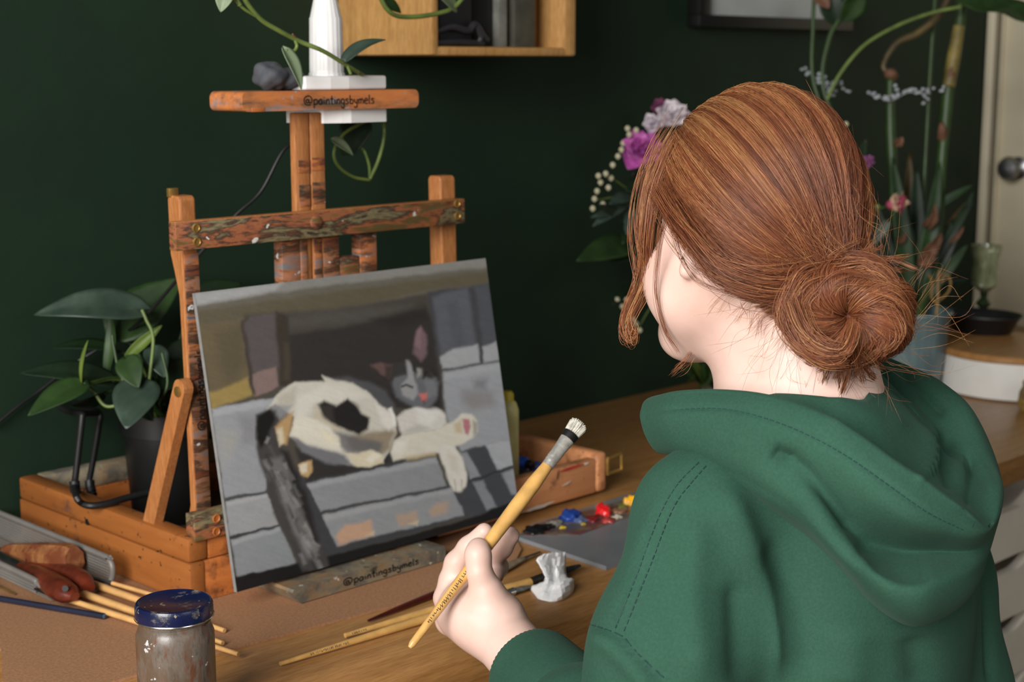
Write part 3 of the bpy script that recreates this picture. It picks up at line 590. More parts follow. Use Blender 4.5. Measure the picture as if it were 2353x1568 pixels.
IMG *= (1+(vn(PXp, PYp*3, 7, 11)-.5)*.05+(vn(PXp*2, PYp, 20, 12)-.5)*.05)[:, None]
V3 = B0[None]+uu[None]*(gu.ravel()*cw)[:, None]+vv[None]*(gv.ravel()*chh)[:, None]
ii = np.arange(NU*NV).reshape(NV, NU)
F4 = np.stack([ii[:-1, :-1].ravel(), ii[:-1, 1:].ravel(), ii[1:, 1:].ravel(), ii[1:, :-1].ravel()], 1)
mesh_np('painted_surface', V3, F4, vcol('oil paint', .42, .45, .25, 420), cv, True, np.clip(IMG*1.38/(1+.45*IMG), 0, 1))
# ================================================================ things on the desk
# jar of brush cleaner
jc = D(400, 1395, 1.42); jx, jy = jc[0], jc[1]
jr = thing('jar', (jx, jy, DZ), 'paint-crusted glass jar with a chipped dark blue lid', 'jar')
MT['jarglass'] = painted_wood('paint crusted glass', (84, 70, 58), (98, 82, 66), [(64, 60, 56), (96, 60, 42), (104, 96, 88), (74, 64, 56), (88, 50, 34)], .62, 40, (1, 1, .5), 30, (1.4, 1.4, .55), .28, spots=((190, 190, 190), 80))
MT['jarlid'] = painted_wood('chipped blue enamel', (14, 20, 50), (18, 26, 62), [(20, 28, 66), (120, 112, 96), (24, 30, 66)], .2, 30, (1, 1, 1), 70, rough=.25, spots=((140, 130, 108), 120))
zl = jc[2]+.006
jgl = MB().lathe([(.002, .003), (.030, .003), (.0335, 0), (.0352, .004), (.0354, zl-DZ-.036), (.0352, zl-DZ-.030), (.033, zl-DZ-.024), (.0318, zl-DZ-.020), (.0318, zl-DZ-.006)], (jx, jy, DZ), 64).build('glass_body', MT['jarglass'], jr)
jld = MB().lathe([(.0338, 0), (.0352, .001), (.0350, .0105), (.0338, .0135), (.032, .0142), (.030, .0128), (.0005, .0122)], (jx, jy, zl-.0142), 64).build('lid', MT['jarlid'], jr)
MB().lathe([(.0356, 0), (.0360, .0006), (.0356, .0014)], (jx, jy, zl-.0145), 64, capb=False, capt=False).build('lid_rim', MT['chrome'], jld)
for k in range(4):
    a0 = k*math.pi/2+.3; MB().tube([(jx+.0322*math.cos(a0+t), jy+.0322*math.sin(a0+t), zl-.0190+.002*t) for t in np.linspace(0, 1.2, 14)], .0007, 6).build('screw_thread', MT['jarglass'], jgl)

# wire mesh tray with tools
MT['meshgrey'] = plain('silver mesh', (112, 109, 104), .4, .06)
tr = thing('mesh_tray', (.88, 1.55, BZ), 'silver wire mesh tray lying beside the easel box', 'tray')
XF, XN = .908, .832; YE, YBk = onx(258, 1300, XF)[1], 1.826
zf = onx(250, 1282, XF)[2]; zn = BZ+.019
rim = [(XF, YBk, zf), (XF, YE+.03, zf), (XF, YE+.008, zf-.002), (XF, YE, zf-.010), (XF, YE+.002, BZ+.012), (XF-.006, YE+.004, BZ+.004), (XF-.02, YE+.004, BZ+.0025), (XN+.03, YE-.002, BZ+.0025), (XN+.008, YE+.002, BZ+.004), (XN, YE+.016, BZ+.014), (XN, YE+.036, zn-.003), (XN, YE+.06, zn), (XN, YBk, zn)]
MB().tube(spline(rim, 90), .0036, 10).build('rim', MT['meshgrey'], tr)
wm = MB(); dd = .0034
def wall_wires(X, z0, z1, ya, yb):
    for i in range(int((yb-ya)/dd)): wm.tube([(X, ya+i*dd, z0), (X, ya+i*dd, z1)], .0006, 4, False)
    for i in range(int((z1-z0)/dd)): wm.tube([(X, ya, z0+i*dd), (X, yb, z0+i*dd)], .0006, 4, False)
wall_wires(XF, BZ+.004, zf-.002, YE+.002, YBk); wall_wires(XN, BZ+.004, zn-.002, YE+.04, YBk)
for i in range(int((XF-XN)/dd)): wm.tube([(XN+i*dd, YE+.004, BZ+.003), (XN+i*dd, YBk, BZ+.003)], .0004, 3, False)
for i in range(int((YBk-YE)/dd)): wm.tube([(XN, YE+.005+i*dd, BZ+.003), (XF, YE+.005+i*dd, BZ+.003)], .0004, 3, False)
tag(wm.build('wire_mesh', MT['meshgrey'], tr), kind='stuff')
# worn wooden tool handle in the tray
hA = D(12, 1268, 1.93); hB = D(172, 1288, 1.83)
ax = hB-hA; L = np.linalg.norm(ax); ax /= L; upz = np.array([0, 0, 1.])-ax*ax[2]; upz /= np.linalg.norm(upz); sd = np.cross(ax, upz)
fl = thing('file_handle', tuple((hA+hB)/2-np.array([0, 0, .02])), 'worn reddish wooden file handle resting in the mesh tray', 'tool')
mb = MB(); ring = []
for t, a, b in ((0, .008, .008), (.06, .011, .010), (.5, .0165, .0145), (.9, .0195, .0165), (.97, .0185, .0155), (1, .0165, .0135)):
    c = hA+ax*L*t; ring.append([c+upz*a*math.sin(q_)*(1 if True else 1)+sd*b*math.cos(q_) for q_ in [math.pi/8+i*math.pi/4 for i in range(8)]])
V = [p for r in ring for p in r]; Fq = [(i*8+k, i*8+(k+1) % 8, (i+1)*8+(k+1) % 8, (i+1)*8+k) for i in range(5) for k in range(8)]+[tuple(range(7, -1, -1)), tuple(range(40, 48))]
MT['oldwood'] = painted_wood('worn reddish wood', (104, 54, 32), (124, 68, 42), [(76, 40, 26), (156, 104, 62), (96, 50, 30)], .5, 20, (1, 1, 1), 24, rough=.45, spots=((50, 30, 20), 90))
mb.add(V, Fq); mb.build('handle', MT['oldwood'], fl, ang=25)
MB().tube([hA-ax*.07, hA+ax*.002], [.003, .0045], 8).build('tang', MT['steel'], fl)
# pliers with red-brown grips
pz = thing('pliers', tuple(D(110, 1345, 1.76)-np.array([0, 0, .012])), 'pliers with glossy red-brown handles in the mesh tray', 'tool')
MT['grip'] = plain('red brown lacquer', (92, 38, 24), .28, .25, 40)
MB().tube(spline([D(48, 1300, 1.86), D(90, 1322, 1.82), D(125, 1345, 1.775), D(150, 1362, 1.745), D(172, 1372, 1.73)], 30), [.006, .0115, .015, .0165, .0145, .006], 14, flat=.75, flatdir=(0, 0, 1)).build('handle', MT['grip'], pz)
MB().tube(spline([D(70, 1300, 1.87), D(120, 1308, 1.84), D(160, 1315, 1.81), D(190, 1332, 1.785), D(201, 1352, 1.77)], 30), [.005, .009, .0105, .011, .009], 14, flat=.8, flatdir=(0, 0, 1)).build('handle', MT['grip'], pz)
MB().lathe([(.0036, -.001), (.0036, .0006), (.0002, .0006)], D(150, 1353, 1.728), 14, -FWD).build('handle_hole', MT['ink'], pz)
MB().tube(spline([D(-10, 1268, 1.93), D(25, 1288, 1.89), D(60, 1302, 1.865)], 12), [.006, .008, .006], 10, flat=.6).build('jaw', MT['steel'], pz)
def rod(name, pts, radii, mat, label, cat, group=None, extra=None, n=12):
    P = np.array(pts, float); o = MB(); o.tube(spline(P, 24) if len(P) > 2 else spline([P[0], (P[0]+P[1])/2, P[1]], 24), radii, n)
    return o
def zz(px, py, h): return onz(px, py, DZ+h)
# handles sticking out of the tray, under the jar
MT['handle2'] = plain('pale brush handle', (204, 158, 100), .35, .07, 60)
for (a, b, r, lab) in (((200, 1338), (516, 1450), [.0042, .0044, .0036, .0026], 'pale wooden brush handle leaving the mesh tray, second from the easel box'),
                       ((288, 1352), (400, 1382), [.0026, .0028, .0026, .002], 'thin wooden brush handle closest to the easel box'),
                       ((182, 1362), (512, 1479), [.0044, .0046, .0036, .0026], 'thick speckled wooden brush handle in the middle of the bundle'),
                       ((176, 1386), (548, 1504), [.0032, .0036, .0032, .0024], 'slim wooden brush handle nearest the camera in the bundle')):
    A_ = zz(a[0]-30, a[1]-11, .012); B_ = zz(b[0], b[1], .0068)
    th = thing('paintbrush', tuple((A_+B_)/2-np.array([0, 0, .004])), lab, 'brush', 'brush handles under the jar')
    MB().tube(spline([A_, (A_+B_)/2, B_], 20), r, 10).build('handle', MT['handle2'], th)
    dv = (A_-B_)/np.linalg.norm(A_-B_); MB().tube([A_, A_+dv*.03], [r[0]*1.0, r[0]*.95], 10).build('ferrule', MT['steel'], th)
    MB().tube([A_+dv*.03, A_+dv*.05], [r[0]*.9, r[0]*.4], 10).build('bristles', MT['black'], th)
A_ = zz(-25, 1372, .008); B_ = zz(240, 1417, .0075)
th = thing('pencil', tuple((A_+B_)/2-np.array([0, 0, .004])), 'dark blue pencil lying in front of the mesh tray', 'pencil')
MB().tube([A_, B_], .0036, 8).build('barrel', plain('dark blue lacquer', (30, 34, 52), .3, .1), th, ang=60)
dv = (B_-A_)/np.linalg.norm(B_-A_); MB().tube([B_, B_+dv*.0015], [.0033, .002], 8).build('end_cap', plain('blue end', (60, 84, 110), .3), th)
A_ = zz(-20, 1340, .006); B_ = zz(34, 1366, .0055); th = thing('palette_knife', tuple((A_+B_)/2), 'thin brass coloured blade at the left frame edge', 'tool')
MB().tube([A_, B_], [.003, .0015], 8, flat=.5).build('blade', MT['brass'], th); MB().tube([A_, A_-(B_-A_)/np.linalg.norm(B_-A_)*.05], [.0035, .004], 8).build('handle', MT['oldwood'], th)

# loose brushes in the middle
def brush(label, h0, h1, f1, t1, rad, matn, bcol, z=.004, frm='chrome', flatb=.6, group='paintbrushes on the worktop'):
    A_ = zz(*h0, z); B_ = zz(*h1, z+.001); C_ = zz(*f1, z+.001); T_ = zz(*t1, z+.001)
    th = thing('paintbrush', tuple((A_+T_)/2-np.array([0, 0, z])), label, 'brush', group)
    MB().tube(spline([A_, A_*.7+B_*.3, A_*.3+B_*.7, B_], 30), rad, 12).build('handle', MT[matn], th)
    MB().tube(spline([B_, (B_+C_)/2, C_], 8), [rad[-1]*1.02, rad[-1]*1.05, rad[-1]*1.1], 12).build('ferrule', MT[frm], th)
    MB().tube(spline([C_, (C_+T_)/2, T_], 10), [rad[-1], rad[-1]*1.2, rad[-1]*.5], 12, flat=flatb, flatdir=(0, 0, 1)).build('bristles', plain('bristles '+label[:8], bcol, .8, .2, 200), th)
    return th, A_, B_
def prints(th, A_, B_, t0, t1, r, n=10, seed=1):               # small unreadable black printing along a handle
    rr = random.Random(seed); ax = (B_-A_)/np.linalg.norm(B_-A_); vw = CAM-(A_+B_)/2; vw -= ax*(vw@ax); vw /= np.linalg.norm(vw); sdv = np.cross(ax, vw)
    L_ = np.linalg.norm(B_-A_); mb = MB(); t_ = t0
    while t_ < t1:
        w_ = .0012+rr.random()*.0018; rq = r(t_) if callable(r) else r; c = A_+ax*(t_*L_)+vw*(rq*.99); hgt = rq*.36
        a = c-sdv*hgt; b = c+sdv*hgt*rr.choice((1, .3, 1)); mb.tube([a, b], .0004, 4); 
        if rr.random() < .6: mb.tube([b, c+ax*w_-sdv*hgt*rr.random()], .0003, 4)
        t_ += (w_+.0008)/L_
    mb.build('printed_mark', MT['ink'], th)
MT['redhandle'] = plain('dark red lacquer', (70, 22, 16), .25, .15, 40)
MT['blackferrule'] = plain('paint blackened ferrule', (52, 50, 46), .4, .4, 120, metal=.6)
brush('dark red lacquered brush lying behind the two wooden ones', (846, 1427), (1150, 1306), (1195, 1288), (1243, 1269), [.0014, .0032, .0042, .0036, .0026], 'redhandle', (120, 96, 70), .0038, 'brass')
th, A_, B_ = brush('wooden brush with dark print reaching under the tissue', (793, 1461), (1218, 1339), (1262, 1324), (1332, 1300), [.0026, .0036, .0052, .0062, .0055], 'handle', (40, 40, 38), .0055, 'blackferrule')
prints(th, A_, B_, .03, .1, lambda t: float(np.interp(t, np.linspace(0, 1, 5), [.0026, .0036, .0052, .0062, .0055])), seed=4)
th, A_, B_ = brush('wooden brush nearest the worktop edge with a grey tip', (644, 1526), (1150, 1369), (1180, 1359), (1218, 1348), [.0022, .0032, .0044, .005, .0042], 'handle', (92, 92, 90), .0048)
prints(th, A_, B_, .12, .28, lambda t: float(np.interp(t, np.linspace(0, 1, 5), [.0022, .0032, .0044, .005, .0042])), seed=5)
# small wooden offcut at the board corner, behind the hand
pk = thing('palette_knife', tuple(zz(1165, 1300, .004)), 'palette knife with a worn tip lying behind the painting hand', 'tool')
MB().tube(spline([zz(1140, 1318, .006), zz(1170, 1300, .006), zz(1202, 1284, .006)], 12), [.006, .007, .004], 10, flat=.5, flatdir=(0, 0, 1)).build('handle', MT['holder'], pk)
MB().tube([zz(1202, 1284, .006), zz(1240, 1269, .006)], [.002, .0012], 8).build('neck', MT['steel'], pk)

# glass palette with paint blobs
pa = thing('palette', (1.55, 1.29, DZ), 'grey glass palette with wet paint along its far edge', 'palette')
c0 = onz(1188, 1243, DZ)[:2]; c1 = onz(1393, 1312, DZ)[:2]; c2 = c1+np.array([.40, -.004]); c3 = onz(1222, 1214, DZ)[:2]; c4 = c3+np.array([.42, .01])
MT['glasspal'] = plain('grey palette glass', (120, 124, 128), .3, .08, 6)
MB().prism([(p[0], p[1], DZ+.0003) for p in (c0, c1, c2, c4, c3)], (0, 0, .0052)).build('glass_sheet', MT['glasspal'], pa, smooth=False)
MB().prism([(p[0], p[1], DZ+.0057) for p in (c0+np.array([.004, 0]), onz(1330, 1240, DZ)[:2], onz(1450, 1196, DZ)[:2], onz(1470, 1150, DZ)[:2], c3+np.array([.003, -.003]))], (0, 0, .0006)).build('paint_film', painted_wood('mixed paint film', (62, 58, 58), (92, 88, 86), [(40, 38, 40), (120, 112, 100), (110, 60, 52), (80, 86, 104)], .6, 20, (1, 1, 1), 26, rough=.35), pa, smooth=False)
def blob(px, py, r, h, col, seed, nm):
    c = onz(px, py, DZ+.006); bm = bmesh.new(); bmesh.ops.create_icosphere(bm, subdivisions=3, radius=1); rr = np.random.default_rng(seed); ph = rr.random(9)*6
    for v in bm.verts:
        n = 1+.22*math.sin(3*v.co.x+ph[0])*math.sin(4*v.co.y+ph[1])+.14*math.sin(8*v.co.x+ph[2]+5*v.co.z)+.12*math.sin(9*v.co.y+ph[3])
        v.co = Vector((v.co.x*r*n, v.co.y*r*.8*n, max(v.co.z*h*n, -.0005)))+Vector(c)
    bm.verts.index_update(); m_ = MB().add([v.co for v in bm.verts], [[v.index for v in f.verts] for f in bm.faces]); bm.free()
    m_.build('paint_blob', plain('wet paint '+nm, col, .22, .2, 60), pa, ang=180, label=nm+' paint blob')
blob(1232, 1222, .017, .008, (14, 14, 17), 1, 'black'); blob(1258, 1214, .012, .005, (26, 26, 30), 2, 'dark grey'); blob(1275, 1206, .012, .005, (128, 128, 118), 3, 'pale grey')
blob(1309, 1194, .014, .013, (30, 58, 124), 4, 'blue'); blob(1335, 1198, .010, .006, (70, 84, 116), 5, 'grey blue'); blob(1292, 1214, .005, .003, (190, 160, 40), 6, 'ochre'); blob(1340, 1206, .004, .003, (190, 160, 60), 16, 'yellow fleck')
blob(1362, 1194, .016, .005, (110, 34, 34), 7, 'crimson'); blob(1385, 1182, .012, .013, (226, 30, 34), 8, 'bright red'); blob(1398, 1198, .010, .004, (160, 60, 56), 9, 'dull red'); blob(1425, 1176, .012, .004, (150, 110, 84), 10, 'brown')
blob(1450, 1158, .012, .011, (216, 156, 30), 11, 'yellow'); blob(1430, 1168, .007, .006, (92, 96, 40), 12, 'olive'); blob(1418, 1190, .008, .004, (186, 176, 160), 13, 'cream')

# crumpled tissue
rows = [[zz(x, y, .0008) for x, y in ((1213, 1350), (1236, 1376), (1262, 1383), (1290, 1381), (1315, 1366))],
        [zz(1222, 1347, .006), zz(1243, 1362, .008), zz(1264, 1370, .005), zz(1290, 1368, .009), zz(1319, 1344, .010)],
        [zz(1236, 1342, .012), zz(1250, 1350, .013), zz(1268, 1354, .010), zz(1288, 1350, .015), zz(1317, 1332, .018)],
        [zz(1250, 1336, .016), zz(1260, 1338, .018), zz(1272, 1342, .014), zz(1286, 1336, .020), zz(1304, 1328, .021)],
        [ony(1249, 1318, 1.190), ony(1260, 1322, 1.187), ony(1272, 1324, 1.189), ony(1285, 1320, 1.186), ony(1301, 1318, 1.190)],
        [ony(1241, 1300, 1.193), ony(1256, 1304, 1.191), ony(1271, 1303, 1.193), ony(1285, 1303, 1.191), ony(1300, 1304, 1.193)],
        [ony(1233, 1286, 1.197), ony(1250, 1286, 1.195), ony(1269, 1285, 1.196), ony(1286, 1287, 1.195), ony(1300, 1288, 1.197)],
        [ony(1247, 1274, 1.200), ony(1260, 1271, 1.199), ony(1274, 1269, 1.200), ony(1288, 1271, 1.199), ony(1299, 1267, 1.200)],
        [ony(1250, 1284, 1.206), ony(1262, 1282, 1.202), ony(1274, 1280, 1.206), ony(1288, 1282, 1.202), ony(1298, 1282, 1.205)],
        [ony(1256, 1312, 1.202), ony(1264, 1314, 1.197), ony(1274, 1314, 1.201), ony(1286, 1312, 1.197), ony(1298, 1310, 1.201)],
        [zz(1256, 1328, .002), zz(1264, 1332, .003), zz(1276, 1330, .002), zz(1288, 1330, .003), zz(1300, 1328, .002)]]
def loft(rows, nu, nv, closed=False):
    R1 = [spline(r, nu) for r in rows]; R1 = np.array(R1)
    return np.stack([spline(R1[:, j], nv) for j in range(nu)], 1)
Gt = loft(rows, 13, 26); rr = np.random.default_rng(3)
Gt += (rr.random(Gt.shape)-.5)*.0017
nu, nv = Gt.shape[1], Gt.shape[0]
F_ = [(i*nu+j, i*nu+j+1, (i+1)*nu+j+1, (i+1)*nu+j) for i in range(nv-1) for j in range(nu-1)]
Gt[..., 2] = np.maximum(Gt[..., 2], DZ+.0006)
ti = MB().add(Gt.reshape(-1, 3), F_).build('crumpled_tissue', plain('white tissue', (244, 244, 244), .9, .02, 40, .2, bscale=500), None, ang=14, recalc=True)
so = ti.modifiers.new('thick', 'SOLIDIFY'); so.thickness = .0008
tag(ti, 'crumpled white tissue standing on the worktop by the palette', 'tissue')

# yellow bottle behind the canvas, paint tubes in the drawer
yb = thing('paint_bottle', (1.46, 1.66, .76), 'yellow-green bottle peeking out behind the canvas edge', 'bottle')
bq = onx(1170, 920, 1.47); bq = D(1166, 990, 2.12)
yb.location = tuple(bq[:2])+(BZ+.0065,); ORG[yb.name] = np.array(yb.location)
ztop = D(1166, 882, 2.12)[2]
MB().lathe([(.014, 0), (.0155, .002), (.0155, ztop-BZ-.04), (.012, ztop-BZ-.03), (.007, ztop-BZ-.026)], (bq[0], bq[1], BZ+.0065), 24).build('bottle_body', plain('pale cream plastic', (190, 180, 120), .4), yb)
MB().lathe([(.008, 0), (.009, .001), (.0085, .018), (.006, .022)], (bq[0], bq[1], ztop-.030), 20).build('cap', plain('yellow cap', (190, 170, 40), .4), yb)
def ptube(px0, py0, px1, py1, z, col, label):
    A_ = onz(px0, py0, z); B_ = onz(px1, py1, z); dv = (B_-A_)/np.linalg.norm(B_-A_); sdv = np.cross(dv, [0, 0, 1]); L_ = np.linalg.norm(B_-A_)
    th = thing('paint_tube', tuple((A_+B_)/2-np.array([0, 0, .009])), label, 'paint tube', 'paint tubes in the open box'); V = []; n = 16
    for t_, a, b in ((0, .011, .0012), (.06, .011, .002), (.6, .0095, .007), (.93, .0088, .0088), (1, .006, .006)):
        for k_ in range(n): q_ = 2*math.pi*k_/n; V.append(A_+dv*L_*t_+sdv*a*math.cos(q_)+np.array([0, 0, b*math.sin(q_)]))
    MB().add(V, [(i*n+k_, i*n+(k_+1) % n, (i+1)*n+(k_+1) % n, (i+1)*n+k_) for i in range(4) for k_ in range(n)]+[tuple(range(n-1, -1, -1)), tuple(range(4*n, 5*n))]).build('tube_body', plain('tube '+label[:10], col, .35, .1), th)
    MB().lathe([(.005, 0), (.0062, .001), (.0058, .011), (.004, .012)], B_, 16, dv).build('cap', MT['black'], th)
ptube(1150, 1050, 1212, 1066, .792, (30, 84, 190), 'blue paint tube beside the canvas edge in the open box')
ptube(1150, 1085, 1216, 1092, .790, (40, 38, 38), 'black and white paint tube below the blue one')
ptube(1165, 1072, 1243, 1074, .785, (44, 66, 130), 'slim navy paint tube in the open box')

# ================================================================ lamp clamped to the tray, eraser, cord
lp = thing('clamp_lamp', tuple(ony(760, 200, 1.47)), 'white clamp lamp with a ribbed post fixed on the easel tray', 'lamp')
def plate(pxs, ybase, z0, z1, nm):
    prof = [np.array([x, y, z0]) for x, y in pxs]; m_ = MB().prism(prof, (0, 0, z1-z0)).build(nm, MT['lampwhite'], lp, smooth=False)
    bv = m_.modifiers.new('bevel', 'BEVEL'); bv.width = .003; bv.segments = 3; bv.limit_method = 'ANGLE'; bv.angle_limit = .9
xa = ony(697, 190, 1.425)[0]; xb = ony(900, 185, 1.44)[0]
x8 = ony(803, 190, 1.436)[0]
oct_ = [(xa, 1.478), (xa+.004, 1.462), (xa+.02, 1.446), (xa+.05, 1.438), (x8, 1.4365), (xb-.006, 1.444), (xb, 1.450), (xb, 1.492), (xb-.02, 1.512), (xa+.02, 1.515), (xa, 1.498)]
plate(oct_, 0, tz1+.0005, tz1+.0165, 'upper_clamp_plate')
xa2 = ony(735, 262, 1.432)[0]; oct2 = [(xa2, 1.476), (xa2+.003, 1.466), (xa2+.02, 1.450), (xa2+.04, 1.442), (x8+.004, 1.4385), (xb-.006, 1.444), (xb, 1.450), (xb, 1.492), (xb-.02, 1.512), (xa2+.02, 1.515), (xa2, 1.495)]
zlow = ony(820, 282, 1.440)[2]
MB().prism([np.array([x, y, zlow]) for x, y in oct2 if True], (0, 0, tz0-.0005-zlow)).build('lower_clamp_plate', MT['lampwhite'], lp, smooth=False)
MB().box((xb-.07, ty1+.004, zlow), (xb-.03, ty1+.02, tz1+.016), .002).build('clamp_spine', MT['lampwhite'], lp)
pc = ony(751, 178, 1.465); pxr = lambda px: px/2*np.linalg.norm(pc-CAM)/FPX*.995
zsh = ony(750, 42, 1.465)[2]-(tz1+.0165)
MB().lathe([(pxr(82), 0), (pxr(80), .003), (pxr(76), .0045), (pxr(77), .006), (pxr(73), zsh), (pxr(70), zsh+.001), (pxr(52), zsh+.022), (pxr(40), zsh+.045), (pxr(34), .30)], (pc[0], pc[1], tz1+.0165), 96, rib=.012, ribn=20).build('ribbed_post', MT['lampwhite'], lp, ang=60)
hx = np.array([pc[0], pc[1], tz1+.31]); MB().tube(spline([hx, hx+np.array([0, 0, .05]), hx+np.array([-.05, -.03, .09]), hx+np.array([-.12, -.08, .09])], 24), .008, 12).build('arm', MT['lampwhite'], lp)
hd = hx+np.array([-.12, -.08, .09]); MB().lathe([(.012, .05), (.03, .04), (.06, 0), (.058, -.002), (.028, .036)], hd+np.array([-.02, -.015, -.04]), 32, capb=False, capt=False).build('lamp_shade', MT['lampwhite'], lp)
cb = MB().tube(spline([(pc[0]+.01, 1.515, tz1+.01), ony(700, 300, 1.53), ony(650, 348, 1.54), ony(600, 440, 1.55), ony(545, 492, 1.56), ony(480, 560, 1.58), ony(410, 640, 1.62), ony(345, 715, 1.68), ony(290, 765, 1.76), ony(180, 830, 1.815), ony(95, 895, 1.825), ony(40, 935, 1.825), ony(-20, 985, 1.825)], 90), .0022, 8)
tag(cb.build('power_cord', MT['rubber']), 'thin black lamp cord hanging behind the easel towards the left', 'cord')
def lump(name, c, rx, ry, rz, seed, mat, amp=.2, parent=None, sub=4):
    bm = bmesh.new(); bmesh.ops.create_icosphere(bm, subdivisions=sub, radius=1); ph = np.random.default_rng(seed).random(12)*6.28
    for v in bm.verts:
        x, y, z = v.co; n = 1+amp*(math.sin(2.3*x+ph[0])*math.sin(2.9*z+ph[1])+.5*math.sin(5*y+ph[2]+3*z)+.35*math.sin(7*x+ph[3])*math.sin(6*z+ph[4]))
        v.co = Vector((x*rx*n, y*ry*n, z*rz*n))+Vector(c)
    bm.verts.index_update(); m_ = MB().add([v.co for v in bm.verts], [[v.index for v in f.verts] for f in bm.faces]); bm.free(); return m_.build(name, mat, parent, ang=180)
ec = ony(640, 185, 1.458)
MT['putty'] = plain('grey putty', (70, 72, 77), .75, .1, 60, .5, bscale=260)
er = thing('kneaded_eraser', (ec[0], ec[1], tz1), 'lump of dark grey putty eraser on the easel tray', 'eraser')
lump('putty_lump', (ec[0]-.012, ec[1], tz1+.017), .019, .018, .0175, 2, MT['putty'], .16, er); lump('putty_lump', (ec[0]+.014, ec[1]+.003, tz1+.013), .021, .017, .0145, 5, MT['putty'], .16, er)
for o_ in er.children:
    for v in o_.data.vertices: v.co.z = max(v.co.z, .0004)
# ================================================================ plants
def leafmat(name, a, b, rough=.5):
    a = tuple(v*.72 for v in a); b = tuple(v*.72 for v in b); m, nt, bs = nodes(name); n1 = noise(nt, 28, 5, .6, seed=3); r = ramp(nt, n1.outputs['Fac'], [(.3, a), (.62, b), (.8, tuple(min(255, v*1.25) for v in b))])
    pass; nt.links.new(r.outputs[0], bs.inputs['Base Color']); bs.inputs['Roughness'].default_value = rough; bs.inputs['Specular IOR Level'].default_value = .35; bs.inputs['Transmission Weight'].default_value = 0.0
    bs.inputs['Subsurface Weight'].default_value = 0.0
    bumpn(nt, bs, n1.outputs['Fac'], .15, .001); return m
LM = {'dark': leafmat('dark pothos leaf', (24, 46, 28), (40, 66, 40)), 'grey': leafmat('grey sheen pothos leaf', (54, 76, 62), (78, 98, 82), .4), 'mid': leafmat('green pothos leaf', (36, 66, 26), (60, 92, 40)),
      'bright': leafmat('young pothos leaf', (90, 122, 38), (130, 154, 60)), 'deep': leafmat('deep green leaf', (18, 40, 20), (30, 58, 26)), 'dry': leafmat('dry brown leaf', (112, 74, 50), (146, 102, 74), .65),
      'pale': leafmat('pale underside leaf', (140, 164, 122), (168, 188, 146), .45), 'eu': leafmat('eucalyptus leaf', (62, 82, 72), (92, 112, 98), .5), 'blade': leafmat('blade leaf', (30, 58, 26), (50, 84, 36)), 'tipb': leafmat('browned blade', (80, 74, 34), (120, 84, 44), .5)}
STEM = plain('green stem', (98, 116, 56), .45, .15, 40); STEMD = plain('dark green stem', (44, 66, 26), .45, .15, 40); STEMB = plain('brown node', (120, 84, 52), .6, .2, 40)
def leaf(parent, base, tip, width, nrm, mat, droop=.0, fold=.18, shape='heart', roll=0, wave=0.0, name='leaf'):
    base = np.array(base, float); tip = np.array(tip, float); ax = tip-base; L = np.linalg.norm(ax); ax /= L
    n = np.array(nrm, float); n -= ax*(n@ax); n /= np.linalg.norm(n); s = np.cross(ax, n); NL, NW = 16, 9; V = []
    for i in range(NL):
        t = i/(NL-1)
        if shape == 'heart': w = width/2*(max(0, math.sin(math.pi*t**.62))**.75)*(1.0-.12*t) if t < 1 else 0
        elif shape == 'blade': w = width/2*min(1, (t*6+.35))*(1-t**3)**.8
        else: w = width/2*max(0, math.sin(math.pi*t**.85))**.8
        w = max(w, width*.012); c = base+ax*(L*t)+n*(droop*L*(math.sin(math.pi*t)))
        for j in range(NW):
            u = j/(NW-1)*2-1
            if roll: a = u*roll; off = s*(w*math.sin(a)/roll*1.0)+n*(w*(1-math.cos(a))/roll)
            else: off = s*(w*u)+n*(fold*w*abs(u)+wave*w*math.sin(t*14+u*2))
            bk = -ax*(L*.10*abs(u)*(1-t)**6) if shape == 'heart' else 0
            V.append(c+off+bk)
    F_ = [(i*NW+j, i*NW+j+1, (i+1)*NW+j+1, (i+1)*NW+j) for i in range(NL-1) for j in range(NW-1)]
    o = MB().add(V, F_).build(name, mat, parent, ang=180, recalc=False)
    so = o.modifiers.new('thick', 'SOLIDIFY'); so.thickness = .0006; return o
def stem(parent, pts, r, mat=None, name='stem', n=8): return MB().tube(spline(pts, 10*len(pts)), r, n).build(name, mat or STEM, parent, ang=180)
TOCAM = -FWD; UPZ = np.array([0, 0, 1.])
# potted pothos standing in the easel box
pcx, pcy = 1.105, 1.735; pz0 = BZ+.0065; pzt = ony(345, 968, 1.68)[2]
pp = thing('potted_pothos', (pcx, pcy, pz0), 'pothos with broad drooping leaves in a black pot behind the easel', 'plant')
MB().lathe([(.046, 0), (.0475, .002), (.056, pzt-pz0-.03), (.060, pzt-pz0-.03), (.0605, pzt-pz0), (.0585, pzt-pz0), (.056, pzt-pz0-.02)], (pcx, pcy, pz0), 48, capt=False).build('pot', MT['black'], pp)
MB().lathe([(.055, 0), (.02, .003), (.001, .004)], (pcx, pcy, pzt-.022), 24).build('soil', plain('potting soil', (40, 30, 22), .9, .3, 80, .8), pp)
SO = np.array([pcx, pcy, pzt-.02]); dpt = 2.0
def PL(px, py, d): return D(px, py, d)
UPC = UPZ*.75+TOCAM*.65
def pleaf(b, t, w, nrm, mt, d0, d1, drp=.05, fold=.2, shape='heart', roll=0, root=None):
    B_ = PL(b[0], b[1], d0); T_ = PL(t[0], t[1], d1); leaf(pp, B_, T_, w*((d0+d1)/2)/FPX, nrm, LM[mt], drp, fold, shape, roll)
    mid = (SO+B_)/2+np.array([0, 0, .03]); stem(pp, [SO+(RNG.random(3)-.5)*.03*np.array([1, 1, 0]), mid, B_], [.0028, .0022, .0018], STEMD if mt != 'bright' else STEM, 'petiole')
